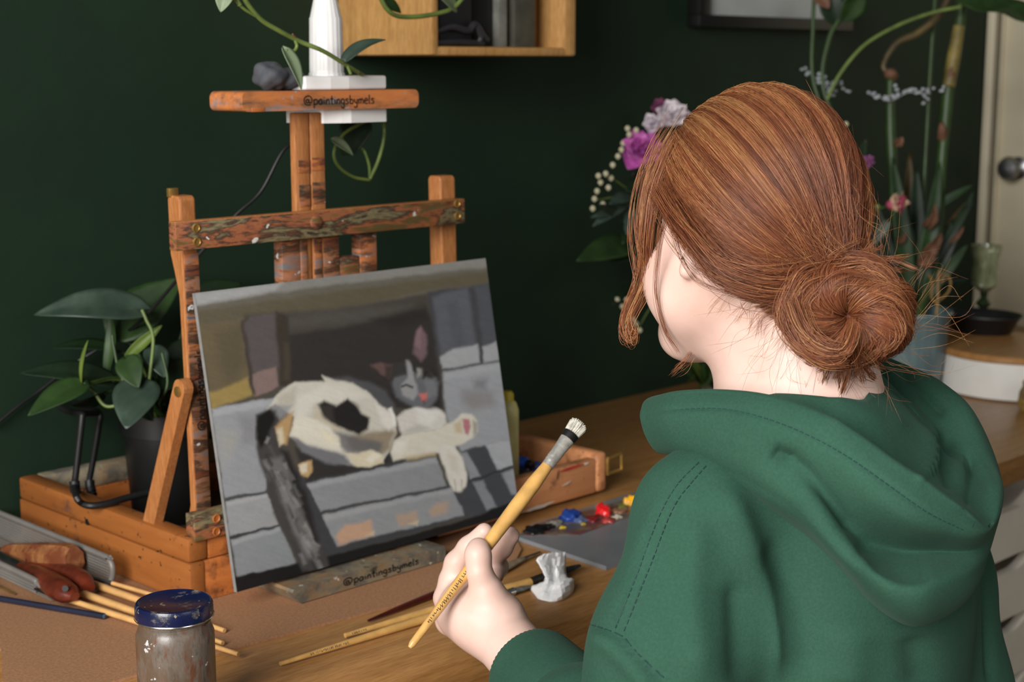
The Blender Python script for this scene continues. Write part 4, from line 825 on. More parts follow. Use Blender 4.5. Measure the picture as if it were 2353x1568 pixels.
pleaf((326, 712), (78, 724), 92, UPZ*.6+TOCAM*.8, 'grey', 1.97, 1.93, .11)
pleaf((262, 765), (418, 640), 120, TOCAM*.9+UPZ*.3, 'mid', 2.02, 2.06, .02)
pleaf((258, 878), (46, 858), 84, UPZ*.8+TOCAM*.6, 'dark', 1.98, 1.92, .07)
pleaf((192, 882), (64, 956), 76, UPZ*.6+TOCAM*.9-RIGHT*.2, 'mid', 1.93, 1.88, .04)
pleaf((188, 886), (202, 782), 26, -RIGHT+TOCAM*.6, 'bright', 1.93, 1.92, .02, .5, 'oval')
pleaf((325, 878), (290, 986), 112, TOCAM+UPZ*.3, 'grey', 1.95, 1.90, .04, .12)
pleaf((243, 872), (252, 706), 46, TOCAM*.8-RIGHT*.6, 'mid', 1.99, 2.0, -.10, 0, 'oval', 1.1)
pleaf((284, 828), (372, 748), 34, TOCAM+UPZ*.4, 'bright', 1.97, 1.98, -.05, 0, 'oval', 1.2)
pleaf((290, 824), (318, 892), 66, TOCAM+UPZ*.4, 'mid', 1.95, 1.93, .04)
pleaf((350, 800), (378, 868), 58, TOCAM+UPZ*.4+RIGHT*.3, 'grey', 1.98, 1.96, .04)
pleaf((432, 838), (372, 902), 70, TOCAM+UPZ*.5, 'deep', 2.02, 1.98, .04)
pleaf((395, 830), (445, 775), 60, TOCAM+UPZ*.4, 'deep', 2.03, 2.05, .03)
pleaf((240, 905), (166, 932), 80, TOCAM*.4-UPZ*.6, 'deep', 1.97, 1.95, .02)
pleaf((350, 895), (440, 905), 60, TOCAM+UPZ*.6, 'mid', 1.99, 2.02, .05)
pleaf((450, 690), (556, 652), 70, TOCAM+UPZ*.6, 'deep', 2.10, 2.14, .05)
pleaf((250, 800), (120, 800), 60, UPZ*.9+TOCAM*.3, 'deep', 2.02, 2.0, .05)
pleaf((310, 915), (352, 968), 60, TOCAM+UPZ*.2, 'deep', 1.98, 1.96, .03)
for (pts, r, mt) in (([(342, 880), (352, 780), (336, 735), (326, 712)], .0022, STEM), ([(330, 905), (250, 935), (215, 900), (192, 880)], .0022, STEM), ([(320, 900), (280, 870), (262, 800), (258, 770)], .002, STEMD), ([(365, 930), (385, 880), (372, 810)], .002, STEMD)):
    stem(pp, [PL(x, y, 1.955) for x, y in pts], r, mt, 'petiole')
# black bent wire stand hanging over the box side
ws = thing('wire_stand', tuple(onx(190, 1160, .95)-np.array([0, 0, .004])), 'black bent wire stand hooked over the left side of the easel box', 'stand')
w1 = [onx(131, 921, 1.0), onx(138, 936, .985), onx(158, 946, .975), onx(186, 952, .965), onx(188, 965, .962), onx(181, 1030, .957), onx(173, 1100, .952), onx(170, 1118, .951), onz(176, 1143, .846), onz(188, 1157, .8375), onz(212, 1163, .8355), onz(250, 1157, .8355), onz(290, 1145, .837), onz(340, 1133, .838), onz(372, 1128, .838)]
MB().tube(spline(w1, 90), .0042, 10).build('front_wire', MT['rubber'], ws)
w2 = [onx(165, 925, 1.03), onx(195, 940, 1.02), onx(228, 950, 1.012), onx(226, 985, 1.01), onx(212, 1070, 1.005), onx(205, 1108, 1.002), onx(209, 1128, 1.0), onx(218, 1138, 1.0)]
MB().tube(spline(w2, 60), .0040, 10).build('rear_wire', MT['rubber'], ws)
MB().tube(spline([onx(171, 1106, .952), onx(174, 1132, .951), onx(182, 1150, .950)], 12), .0064, 12).build('rubber_sleeve', MT['rubber'], ws)
MB().tube(spline([onx(206, 1104, 1.002), onx(207, 1118, 1.001), onx(211, 1132, 1.0)], 12), .0062, 12).build('rubber_sleeve', MT['rubber'], ws)
MB().tube([w1[3], w2[2]], .0036, 8).build('cross_wire', MT['rubber'], ws)

# vine trailing from the wall shelf over the lamp and the tray
tv = thing('trailing_pothos', tuple(ony(560, -20, 1.43)), 'long pothos vine trailing across the white lamp and easel tray', 'plant')
top = np.array([sx0+.06, 1.72, sz0+.312])
yv = 1.415
s1 = [ony(552, -30, yv), ony(566, 5, yv), ony(600, 45, yv), ony(640, 70, yv), ony(690, 96, yv), ony(740, 116, yv-.005), ony(790, 146, yv), ony(826, 168, yv+.006)]
stem(tv, [top, top+np.array([-.2, -.1, .12]), ony(500, -140, 1.45), ony(530, -80, 1.43)]+s1[:1], .0028); stem(tv, s1, [.003, .0028, .0026, .0024])
stem(tv, [ony(678, 88, yv), ony(672, 78, yv-.003)], [.002, .001], STEMB, 'node'); stem(tv, [ony(551, 12, yv), ony(548, 6, yv), ony(545, -2, yv)], [.003, .002])
def vl(b, t, w, nrm, mt, y0, y1, drp=.05, fold=.25, shape='heart'):
    B_ = ony(b[0], b[1], y0); T_ = ony(t[0], t[1], y1); leaf(tv, B_, T_, w*np.linalg.norm(B_-CAM)/FPX, nrm, LM[mt], drp, fold, shape)
vl((520, -22), (507, 28), 42, TOCAM, 'pale', yv, yv); stem(tv, [ony(600, 44, yv), ony(560, 20, yv), ony(530, -10, yv), ony(520, -22, yv)], .0018, None, 'petiole')
stem(tv, [ony(678, 92, yv), ony(682, 106, yv), ony(675, 117, yv), ony(656, 116, yv)], .002, None, 'petiole')
vl((653, 114), (693, 206), 44, TOCAM*.6+RIGHT*.9, 'pale', yv, yv-.02, .04, .4)
stem(tv, [ony(797, 148, yv), ony(802, 160, yv), ony(806, 170, yv)], .0018, STEM, 'petiole')
vl((792, 142), (886, 91), 44, UPZ*.8+TOCAM*.5, 'grey', yv, yv-.02, .10, .4)
s2 = [ony(868, -40, 1.52), ony(874, -8, 1.52), ony(890, 22, 1.52), ony(915, 37, 1.52), ony(960, 38, 1.52), ony(1010, 30, 1.52), ony(1042, 18, 1.52), ony(1066, -8, 1.52), ony(1090, -40, 1.53)]
stem(tv, s2, .003); stem(tv, [top, s2[-1]+np.array([.02, .03, .08]), s2[-1]], .003); stem(tv, [top, s2[0]+np.array([.0, .08, .12]), s2[0]], .0028)
vl((880, -6), (922, 30), 26, TOCAM, 'mid', 1.53, 1.53); vl((1045, 16), (986, -30), 50, TOCAM*.8+UPZ*.3, 'pale', 1.52, 1.51)
# loop below the clamp
yb_ = 1.50
stem(tv, [s1[-1], ony(850, 190, 1.53), ony(868, 262, 1.53), ony(882, 290, yb_), ony(881, 325, yb_), ony(868, 372, yb_), ony(850, 412, yb_)], .0024); stem(tv, [ony(850, 414, yb_), ony(815, 408, yb_), ony(785, 390, yb_), ony(769, 366, yb_), ony(770, 340, yb_), ony(790, 308, yb_), ony(825, 286, yb_), ony(850, 275, 1.52)], .0022)
stem(tv, [ony(850, 414, yb_), ony(848, 380, yb_+.01), ony(838, 350, yb_+.02), ony(828, 340, yb_+.02)], .002, STEM)
vl((822, 272), (808, 358), 76, TOCAM+UPZ*-.3, 'deep', yb_+.03, yb_+.02, .03); vl((764, 322), (812, 358), 32, TOCAM*.5+UPZ*.6, 'pale', yb_, yb_-.01, .06, .35); vl((783, 338), (808, 352), 30, TOCAM, 'mid', yb_+.01, yb_+.01)

# ---------------------------------------------------------------- flowers in a glass vase behind the head
YB = 1.70
vb = ony(1668, 880, YB); vb[2] = DZ; dB = float((vb-CAM)@FWD)
bo = thing('flower_bouquet', tuple(vb), 'bouquet of pink and white flowers in a glass vase behind the head', 'flowers')
mg, ntg, bg_ = nodes('vase glass'); bg_.inputs['Base Color'].default_value = (.75, .85, .78, 1); bg_.inputs['Transmission Weight'].default_value = .9; bg_.inputs['Roughness'].default_value = .05; bg_.inputs['IOR'].default_value = 1.3
MB().lathe([(.03, .0), (.042, .003), (.046, .06), (.036, .15), (.042, .2), (.040, .2), (.033, .15), (.042, .06), (.03, .008)], tuple(vb), 32, capb=True, capt=True).build('vase', mg, bo)
SV = vb+np.array([0, 0, .19]); HUBC = ony(1690, 470, YB)
def FD(px, py, dz=0): return ony(px, py, min(YB+dz, YB+.05)-max(0, px-1700)*.0006)
def flower(px, py, rpx, cols, seed, petals=22, dz=0, nm='bloom', face=None):
    c = FD(px, py, dz); r = rpx*dB/FPX; rr = np.random.default_rng(seed); fc = (TOCAM*.8+UPZ*.5) if face is None else np.array(face, float); fc = fc/np.linalg.norm(fc)
    t1 = np.cross(fc, [0, 0, 1.]); t1 /= np.linalg.norm(t1); t2 = np.cross(fc, t1)
    stem(bo, [SV-np.array([0, 0, .15]), SV+(c-SV)*.5+np.array([0, 0, .02]), c-fc*r*.3], .0022, STEMD)
    mats = [plain('petal %s%d%d' % (nm, seed, i), cc, .6, .15, 60) for i, cc in enumerate(cols)]
    core = lump('bloom', c-fc*r*.12, r*.3, r*.3, r*.3, seed, mats[-1], .1, bo, 2)
    for k in range(petals):
        ring = k/petals; a = k*2.4; el = .15+ring*1.25; dr = (t1*math.cos(a)+t2*math.sin(a))*math.sin(el)+fc*math.cos(el)
        b_ = c-fc*r*.25; e_ = c+dr*r*(.75+.3*rr.random()); leaf(core, b_, e_, r*(.75+.3*ring), fc*math.sin(el)-(t1*math.cos(a)+t2*math.sin(a))*math.cos(el)*.9+fc*.1, mats[k % len(mats)], .12, .25, 'oval', wave=.08, name='petal')
flower(1470, 355, 56, [(168, 74, 150), (186, 96, 166), (148, 60, 132)], 1, 26, nm='pink')
flower(1545, 272, 46, [(206, 196, 200), (190, 176, 186)], 2, 18, nm='white'); flower(1518, 252, 30, [(110, 52, 84), (96, 40, 72)], 3, 12, nm='plum', dz=.02); flower(1500, 290, 30, [(196, 186, 192), (180, 164, 178)], 4, 12, nm='lilac')
flower(1468, 425, 30, [(86, 48, 70), (110, 62, 92)], 5, 12, dz=.03, nm='mauve')
flower(1992, 376, 24, [(120, 64, 110), (140, 80, 130)], 6, 14, nm='violet'); flower(2052, 470, 38, [(214, 186, 150), (196, 160, 136), (150, 60, 84)], 7, 14, nm='cream', face=RIGHT*.9+TOCAM*.3+UPZ*.2)
stem(bo, [FD(1930, 500), FD(1985, 478), FD(2022, 474)], .003, STEM); leaf(bo, FD(2040, 510), FD(2000, 570), .018, TOCAM, LM['eu'], .05)
flower(1640, 330, 44, [(196, 180, 190), (180, 150, 172)], 8, 16, dz=-.02, nm='blush'); flower(1730, 300, 46, [(160, 70, 140), (180, 92, 160)], 9, 18, nm='magenta'); flower(1820, 350, 42, [(206, 196, 196), (190, 180, 176)], 10, 16, nm='ivory')
for i in range(26):
    px = 1540+RNG.random()*360; py = 330+RNG.random()*230; leaf(bo, FD(px, py+60, .03), FD(px+RNG.normal()*70, py-10, 0), .034, TOCAM+UPZ*.4+RIGHT*RNG.normal()*.3, LM[('deep', 'mid', 'eu')[i % 3]], .06, .15, 'oval'); stem(bo, [SV, (SV+FD(px, py+60, .03))/2+np.array([0, 0, .03]), FD(px, py+60, .03)], .0012, STEMD)
fill = plain('tiny cream buds', (188, 182, 152), .7, .1)
bud = MB(); bud.lathe([(.0005, -.005), (.0042, -.002), (.005, .001), (.003, .0045), (.0005, .0055)], (0, 0, 0), 8); bm0 = None
bud_me = None
for i, (px, py) in enumerate([(1392, 400), (1380, 420), (1398, 432), (1372, 440), (1366, 458), (1408, 380), (1432, 330), (1446, 310), (1462, 300), (1428, 345), (1420, 360), (1442, 296), (1385, 470), (1362, 480), (1404, 410), (1375, 405), (1935, 300), (1948, 318), (1955, 340), (1962, 360), (1944, 286), (1968, 380), (1418, 690), (1430, 705), (1455, 735), (1462, 745), (1470, 760), (1440, 690)]):
    c = FD(px, py, .01*math.sin(i*2.3))
    if bud_me is None:
        b0 = MB(); b0.v = [tuple(np.array(v)+c) for v in bud.v]; b0.f = bud.f; o = b0.build('flower_bud', fill, bo); bud_me = o; c_0 = c
    else:
        o = bud_me.copy(); COL.objects.link(o); o.parent = bo; o.location = tuple(c-c_0); o.rotation_euler = (0, 0, 0)
for pts in ([(1560, 520), (1450, 440), (1392, 400)], [(1560, 540), (1440, 460), (1366, 460)], [(1560, 460), (1480, 380), (1440, 310)], [(1900, 520), (1940, 400), (1946, 300)], [(1560, 600), (1480, 640), (1420, 690)], [(1570, 620), (1500, 700), (1466, 756)], [(1950, 560), (1975, 470), (1990, 390)]):
    stem(bo, [SV]+[FD(x, y, .02) for x, y in pts], .0012, STEM)
for (b, t, w, mt, sh_) in (((1440, 470), (1362, 520), 26, 'eu', 'oval'), ((1430, 490), (1358, 500), 22, 'eu', 'oval'), ((1450, 450), (1400, 470), 30, 'eu', 'oval'), ((1462, 560), (1325, 600), 62, 'mid', 'oval'), ((1480, 575), (1400, 600), 50, 'deep', 'oval'),
                       ((1470, 500), (1430, 560), 40, 'deep', 'oval'), ((1440, 520), (1376, 470), 30, 'deep', 'oval'), ((1520, 480), (1450, 520), 50, 'deep', 'oval'), ((1500, 400), (1440, 440), 40, 'deep', 'oval'), ((1460, 660), (1408, 700), 30, 'deep', 'oval'), ((1960, 420), (1990, 320), 30, 'deep', 'oval'), ((1455, 480), (1440, 540), 30, 'eu', 'oval')):
    leaf(bo, FD(*b, .02), FD(*t, 0), w*dB/FPX, TOCAM+UPZ*.4, LM[mt], .06, .15, sh_)
    stem(bo, [SV, (SV+FD(*b, .02))/2+np.array([0, 0, .03]), FD(*b, .02)], .0014, STEMD)
for i in range(16):                                            # low greenery showing below the chin
    a = RNG.random(); px = 1590+RNG.random()*75; leaf(bo, ony(px, 893-20*a, YB), ony(px+RNG.normal()*30, 815+RNG.random()*60, YB-.03), .022, TOCAM+UPZ*.3+RIGHT*RNG.normal()*.4, LM['bright' if i % 4 == 0 else 'mid'], .05, .2, 'oval')

# ---------------------------------------------------------------- big plant in a blue glazed pot
bpz = onz(2085, 893, DZ); dP = float((bpz-CAM)@FWD)
bp = thing('potted_houseplant', tuple(bpz), 'tall leggy houseplant in a blue-grey glazed pot at the right', 'plant')
pr = 92*dP/FPX; hh = D(2085, 706, dP)[2]-DZ
glz = painted_wood('blue grey glaze', (70, 94, 100), (92, 116, 120), [(44, 62, 82), (104, 124, 124), (66, 90, 98)], .6, 12, (1, 1, .4), 10, (1, 1, .3), .22)
MB().lathe([(pr*.72, 0), (pr*.76, .004), (pr*.9, hh*.55), (pr*.97, hh*.93), (pr*1.02, hh*.97), (pr*1.0, hh), (pr*.93, hh), (pr*.9, hh*.8)], tuple(bpz), 48, capt=False).build('pot', glz, bp)
MB().lathe([(pr*.9, hh*.86), (.002, hh*.9)], tuple(bpz), 24, capb=False).build('soil', plain('bark soil', (44, 32, 24), .9, .3, 60, .6), bp)
S0 = bpz+np.array([0, 0, hh*.85])
def PD(px, py, dz=0): return D(px, py, dP+dz)
def pst(pts, r, mat, dz=0, root=True, name='stem'):
    P = [PD(x, y, dz) for x, y in pts]
    if root: P = [S0+(RNG.random(3)-.5)*np.array([.06, .06, 0])]+P
    stem(bp, P, r, mat, name)
pst([(2062, 560), (2052, 420), (2046, 290), (2046, 180)], [.010, .009, .010, .008], STEMD); lump('stem_node', PD(2047, 172), .013, .013, .012, 4, LM['dry'], .15, bp, 3); pst([(2047, 175), (2030, 150), (2060, 100), (2110, 75), (2160, 30), (2190, -30)], [.006, .005, .007, .008, .007], plain('brownish stem', (74, 62, 34), .5, .3), 0, False)
pst([(2150, 600), (2160, 420), (2172, 280), (2185, 150), (2205, 60), (2210, -20)], [.009, .010, .010, .012, .011, .010], STEMD); pst([(2180, 200), (2192, 130), (2204, 60)], [.012, .013, .011], plain('browned sheath', (104, 92, 46), .5, .3), -.01, False, 'sheath'); lump('stem_node', PD(2186, 170, -.012), .010, .010, .022, 6, LM['dry'], .2, bp, 3); lump('stem_node', PD(2166, 305, -.006), .009, .009, .02, 7, LM['dry'], .2, bp, 3)
pst([(2120, 520), (2130, 300), (2140, 120), (2150, -20)], .004, STEMD, .04)
pst([(1900, 230), (1930, 170), (1985, 105), (2060, 60), (2140, 30), (2210, 15)], .0035, STEM, -.05, False); pst([(1980, 600), (1905, 300), (1868, 180), (1868, 60), (1872, -20)], .004, STEMD, -.03); pst([(2000, 600), (1930, 320), (1890, 190), (1905, 90), (1930, 40)], .005, STEMD, -.02); pst([(2010, 620), (1905, 420), (1898, 240)], .003, STEMD, -.03)
def pl(b, t, w, mt, dz=0, nrm=None, sh_='blade', drp=.06, fold=.25, wave=0): leaf(bp, PD(*b, dz), PD(*t, dz-.01), w*dP/FPX, TOCAM+UPZ*.3 if nrm is None else nrm, LM[mt], drp, fold, sh_, 0, wave)
pl((2195, 2), (2420, 62), 84, 'mid', -.05, TOCAM*.6+UPZ*.7, 'oval', .06, .2, .12); pl((1925, 60), (1890, -40), 60, 'deep', -.02, TOCAM, 'oval'); pl((1935, 50), (1985, -40), 60, 'mid', -.03, TOCAM+RIGHT*.5, 'oval'); pl((1872, -20), (1905, 20), 34, 'dry', -.04, TOCAM, 'oval')
for (b, t, w, mt) in (((2085, 700), (2050, 360), 44, 'blade'), ((2100, 700), (2105, 380), 48, 'deep'), ((2110, 690), (2160, 370), 40, 'blade'), ((2060, 690), (2010, 460), 36, 'deep'), ((2120, 690), (2225, 560), 30, 'blade'), ((2110, 690), (2190, 500), 30, 'deep'), ((2130, 670), (2225, 565), 18, 'tipb'), ((2080, 690), (2090, 500), 40, 'deep'),
                      ((2095, 680), (2135, 480), 30, 'blade'), ((2070, 690), (2085, 540), 24, 'tipb'), ((2130, 680), (2240, 430), 26, 'deep'), ((2140, 480), (2236, 425), 20, 'blade'), ((2120, 640), (2240, 455), 22, 'deep'), ((2060, 680), (2000, 560), 30, 'blade'), ((2110, 690), (2150, 590), 34, 'deep'), ((2090, 640), (2060, 480), 30, 'deep')):
    pl(b, t, w, mt, RNG.normal()*.02)
for i in range(22):
    bx_ = 2040+RNG.random()*90; tx_ = 1985+RNG.random()*250; pl((bx_, 690), (tx_, 340+RNG.random()*230+abs(tx_-2090)*.6), 22+RNG.random()*18, ('deep', 'blade', 'deep', 'tipb')[i % 4 if i % 3 else 0], .03+RNG.random()*.05)
for (b, t, w) in (((2132, 530), (2148, 468), 22), ((2110, 600), (2165, 535), 30), ((2108, 608), (2150, 578), 34), ((2062, 560), (2080, 535), 18), ((2055, 335), (2075, 315), 22), ((2180, 560), (2215, 520), 12), ((2120, 520), (2135, 500), 14)): pl(b, t, w, 'dry', -.04, TOCAM+RIGHT*.3, 'oval', .15, .4, .15)
# dried white sprigs among the stems
sprig = plain('white dried florets', (150, 156, 158), .8, .1)
for nm, arr, lab in (('dried_sprig', [(1850, 160), (1862, 172), (1876, 182), (1890, 178), (1900, 188), (1912, 200), (1925, 190), (1936, 212), (1918, 214), (1884, 192), (1904, 206)], 'small whitish dried sprig left of the tall stems'), ('dried_sprig', [(2000, 218), (2016, 222), (2034, 228), (2052, 230), (2070, 220), (2088, 212), (2104, 214), (2122, 218), (2140, 208), (2160, 214), (2128, 230), (2062, 206), (2110, 206)], 'wide whitish dried sprig between the tall stems')):
    th = thing(nm, tuple(PD(arr[0][0], arr[0][1], -.02)-np.array([0, 0, .01])), lab, 'dried flowers', 'dried sprigs by the big plant')
    MB().tube(spline([PD(x, y, -.02) for x, y in arr[:7]], 30), .0008, 5).build('twig', sprig, th)
    MB().tube(spline([PD(arr[3][0], arr[3][1], -.02), PD(arr[3][0]+8, arr[3][1]+150, .0), S0], 30), .0008, 5).build('stalk', STEMD, th)
    for i, (x, y) in enumerate(arr):
        for j in range(3): lump('floret', PD(x+RNG.normal()*6, y+RNG.normal()*5, -.02), .0042, .0042, .0036, i*3+j, sprig, .3, th, 1)
# gold loop ornament on the pot
MT['goldw'] = plain('dull gold wire', (120, 92, 40), .55, .1)
go = thing('gold_ornament', tuple(PD(2152, 705, -.07)), 'small gold wire loop ornament stuck in the glazed pot', 'ornament')
MB().tube(spline([PD(2150, 740, -.07), PD(2155, 690, -.07), PD(2156, 640, -.07), PD(2160, 620, -.07)], 20), .003, 8).build('stick', MT['goldw'], go); MB().tube(spline([PD(2160, 690, -.07), PD(2180, 670, -.07), PD(2184, 645, -.07), PD(2172, 632, -.07), PD(2164, 650, -.07)], 24), .0022, 8).build('loop', MT['goldw'], go); MB().tube(spline([PD(2152, 700, -.07), PD(2140, 680, -.07), PD(2142, 650, -.07), PD(2134, 630, -.07)], 24), .0022, 8).build('loop', MT['goldw'], go)

# ---------------------------------------------------------------- white box with wooden lid, black tray, glass
bq = onz(2330, 892, DZ); dQ = float((bq-CAM)@FWD); qr = 172*dQ/FPX; bq = bq+np.array([.0, .0, 0])
bx = thing('storage_box', tuple(bq), 'round white box with a wooden lid at the right edge', 'box')
zl0 = D(2330, 805, dQ)[2]
MB().lathe([(qr-.006, 0), (qr, .004), (qr, zl0-DZ-.001), (qr-.004, zl0-DZ)], tuple(bq), 64).build('box_body', plain('white enamel', (222, 220, 214), .4, .02), bx)
MB().lathe([(qr+.001, 0), (qr+.003, .002), (qr+.003, .010), (qr, .013), (.001, .013)], (bq[0], bq[1], zl0), 64).build('lid', MT['desk'], bx)
lz_ = zl0+.0135
tc_ = onz(2255, 762, lz_)
bt = thing('black_dish', (tc_[0], tc_[1], lz_), 'shallow black dish with flared rim on the wooden lid', 'dish'); rr_ = 84*float((tc_-CAM)@FWD)/FPX
def oval(prof, c, ry, n=40):
    V = []
    for r, z in prof:
        for k in range(n): a = 2*math.pi*k/n; V.append(np.array(c)+np.array([r*math.cos(a)*ry, r*math.sin(a), z]))
    m = len(prof); return MB().add(V, [(i*n+k, i*n+(k+1) % n, (i+1)*n+(k+1) % n, (i+1)*n+k) for i in range(m-1) for k in range(n)]+[tuple(range(n-1, -1, -1)), tuple((m-1)*n+k for k in range(n))])
oval([(rr_*.8, 0), (rr_*.84, .004), (rr_*1.0, .028), (rr_*1.12, .034), (rr_*1.1, .037), (rr_*.98, .032), (rr_*.8, .008), (rr_*.01, .006)], (tc_[0], tc_[1], lz_), .8).build('dish_body', MT['black'], bt)
gb = onz(2258, 735, lz_+.008)
gl = thing('glass_goblet', tuple(gb), 'patterned green glass goblet standing on the black dish', 'glass'); dG = float((gb-CAM)@FWD); zg = D(2258, 560, dG)[2]-gb[2]; gr = 33*dG/FPX
gg = painted_wood('mottled green glass', (96, 104, 70), (120, 126, 92), [(60, 66, 44), (150, 154, 120), (80, 88, 60)], .6, 30, (1, 1, .3), 30, (1, 1, .3), .15, spots=((200, 200, 180), 60))
MB().lathe([(gr*.9, 0), (gr*.9, .003), (gr*.3, .008), (gr*.22, zg*.15), (gr*.55, zg*.22), (gr*.22, zg*.3), (gr*.3, zg*.38)], tuple(gb), 32).build('stem', plain('dark green glass', (40, 52, 32), .15), gl)
MB().lathe([(gr*.3, zg*.38), (gr*.85, zg*.46), (gr*.95, zg*.6), (gr*.85, zg*.78), (gr*1.05, zg*.96), (gr*1.08, zg), (gr*1.0, zg), (gr*.8, zg*.78), (gr*.85, zg*.6), (gr*.2, zg*.45)], tuple(gb), 32).build('bowl', gg, gl)
nk = onz(2372, 945, DZ); sj = thing('patterned_jar', tuple(nk), 'small patterned jar cut off by the right frame edge', 'jar'); zj = D(2372, 885, float((nk-CAM)@FWD))[2]
MB().lathe([(.02, 0), (.026, .01), (.024, zj-DZ-.012), (.018, zj-DZ)], tuple(nk), 24).build('jar_body', painted_wood('patterned ceramic', (90, 80, 60), (120, 100, 70), [(40, 60, 50), (160, 130, 60), (60, 50, 80)], .7, 60, (1, 1, 1), 60), sj); MB().lathe([(.018, 0), (.019, .002), (.019, .008), (.001, .01)], (nk[0], nk[1], zj), 24).build('lid', MT['brass'], sj)
# ================================================================ the painter
class Field:
    def __init__(s, lo, hi, h):
        s.lo = np.array(lo, float); s.h = h; s.n = np.ceil((np.array(hi)-s.lo)/h).astype(int)+1; s.G = np.full(s.n, 1.0, np.float32)
    def block(s, lo, hi):
        a = np.clip(np.floor((np.array(lo)-s.lo)/s.h).astype(int), 0, s.n); b = np.clip(np.ceil((np.array(hi)-s.lo)/s.h).astype(int)+1, 0, s.n)
        sl = tuple(slice(int(a[i]), int(b[i])) for i in range(3)); ax = [s.lo[i]+s.h*np.arange(a[i], b[i]) for i in range(3)]
        return sl, np.stack(np.meshgrid(*ax, indexing='ij'), -1)
    def put(s, d, sl, k, op='u'):
        g = s.G[sl]
        if op == 's': d = -d; g = -g
        if op == 'i': g = -g; d = -d
        if k > 0: hh = np.clip(k-np.abs(g-d), 0, None)/k; r = np.minimum(g, d)-hh*hh*k*.25
        else: r = np.minimum(g, d)
        s.G[sl] = -r if op in 'si' else r
    def cone(s, a, b, ra, rb, k=.01, op='u'):
        a = np.array(a, float); b = np.array(b, float); m = max(ra, rb)+k+3*s.h; sl, P = s.block(np.minimum(a, b)-m, np.maximum(a, b)+m)
        if P.size == 0: return
        ba = b-a; t = np.clip(((P-a)@ba)/(ba@ba+1e-12), 0, 1); s.put(np.linalg.norm(P-a-t[..., None]*ba, axis=-1)-(ra+(rb-ra)*t), sl, k, op)
    def chain(s, pts, rs, k=.01):
        for i in range(len(pts)-1): s.cone(pts[i], pts[i+1], rs[i], rs[i+1], k)
    def ell(s, c, r, R=None, k=.01, op='u'):
        c = np.array(c, float); r = np.array(r, float); m = r.max()+k+3*s.h; sl, P = s.block(c-m, c+m)
        if P.size == 0: return
        q = (P-c) if R is None else (P-c)@R
        k0 = np.linalg.norm(q/r, axis=-1); k1 = np.linalg.norm(q/r**2, axis=-1)+1e-9; s.put(k0*(k0-1)/k1, sl, k, op)
    def mesh(s):
        G = s.G; ins = G < 0; n = G.shape
        cnt = np.zeros([d-1 for d in n], np.int8)
        for dx in (0, 1):
            for dy in (0, 1):
                for dz in (0, 1): cnt += ins[dx:n[0]-1+dx, dy:n[1]-1+dy, dz:n[2]-1+dz]
        act = (cnt > 0) & (cnt < 8); I = np.argwhere(act); idx = np.full(act.shape, -1, np.int32); idx[act] = np.arange(len(I))
        acc = np.zeros((len(I), 3)); num = np.zeros(len(I)); C8 = [(a, b, c) for a in (0, 1) for b in (0, 1) for c in (0, 1)]
        val = {c: G[I[:, 0]+c[0], I[:, 1]+c[1], I[:, 2]+c[2]].astype(float) for c in C8}
        for c in C8:
            for axn in range(3):
                if c[axn] == 0:
                    e = list(c); e[axn] = 1; e = tuple(e); x = val[c]; y = val[e]; m = (x < 0) != (y < 0); t = np.where(m, x/(x-y+1e-12), 0)
                    p = np.tile(np.array(c, float), (len(I), 1)); p[:, axn] += t; acc += p*m[:, None]; num += m
        V = s.lo+s.h*(I+acc/num[:, None]); Fs = []
        for axn in range(3):
            b, c = [i for i in range(3) if i != axn]
            slA = [slice(None)]*3; slB = [slice(None)]*3; slA[axn] = slice(0, n[axn]-1); slB[axn] = slice(1, n[axn])
            A = ins[tuple(slA)]; B = ins[tuple(slB)]; X = A != B; X[tuple(slice(0, 1) if i == b else slice(None) for i in range(3))] = False; X[tuple(slice(0, 1) if i == c else slice(None) for i in range(3))] = False
            X[tuple(slice(-1, None) if i == b else slice(None) for i in range(3))] = False; X[tuple(slice(-1, None) if i == c else slice(None) for i in range(3))] = False
            J = np.argwhere(X)
            def cell(db, dc): q = J.copy(); q[:, b] += db; q[:, c] += dc; return idx[q[:, 0], q[:, 1], q[:, 2]]
            q = np.stack([cell(-1, -1), cell(0, -1), cell(0, 0), cell(-1, 0)], 1); fl = A[J[:, 0], J[:, 1], J[:, 2]]
            if axn == 1: fl = ~fl
            q[~fl] = q[~fl][:, ::-1]; Fs.append(q)
        return V, np.vstack(Fs)
def vnormals(V, F):
    n = np.zeros_like(V); fn = np.cross(V[F[:, 2]]-V[F[:, 0]], V[F[:, 3]]-V[F[:, 1]])
    for i in range(4): np.add.at(n, F[:, i], fn)
    return n/(np.linalg.norm(n, axis=1)[:, None]+1e-12)
def topx(V):
    v = V-CAM; d = v@FWD; return IW/2+FPX*(v@RIGHT)/d, IH/2-FPX*(v@UPV)/d, d
def folds(V, Nn, lst):
    """raise soft cloth folds along drawn lines (height, width) on the side that carries them"""
    x, y, d = topx(V); fac = np.clip((Nn@TOCAM)*2, 0, 1); out = np.zeros(len(V))
    for pts, h, w in lst:
        P = np.array(spline(pts, 24)); dm = np.full(len(V), 1e9); tt = np.zeros(len(V))
        for i in range(len(P)-1):
            e = P[i+1]-P[i]; t = np.clip(((x-P[i, 0])*e[0]+(y-P[i, 1])*e[1])/(e@e+1e-9), 0, 1); q = np.hypot(x-P[i, 0]-e[0]*t, y-P[i, 1]-e[1]*t); m = q < dm; dm[m] = q[m]; tt[m] = (i+t[m])/(len(P)-1)
        out += h*np.exp(-(dm/w)**2)*np.clip(np.minimum(tt, 1-tt)*6+.15, 0, 1)
    return V+Nn*(out*fac)[:, None]
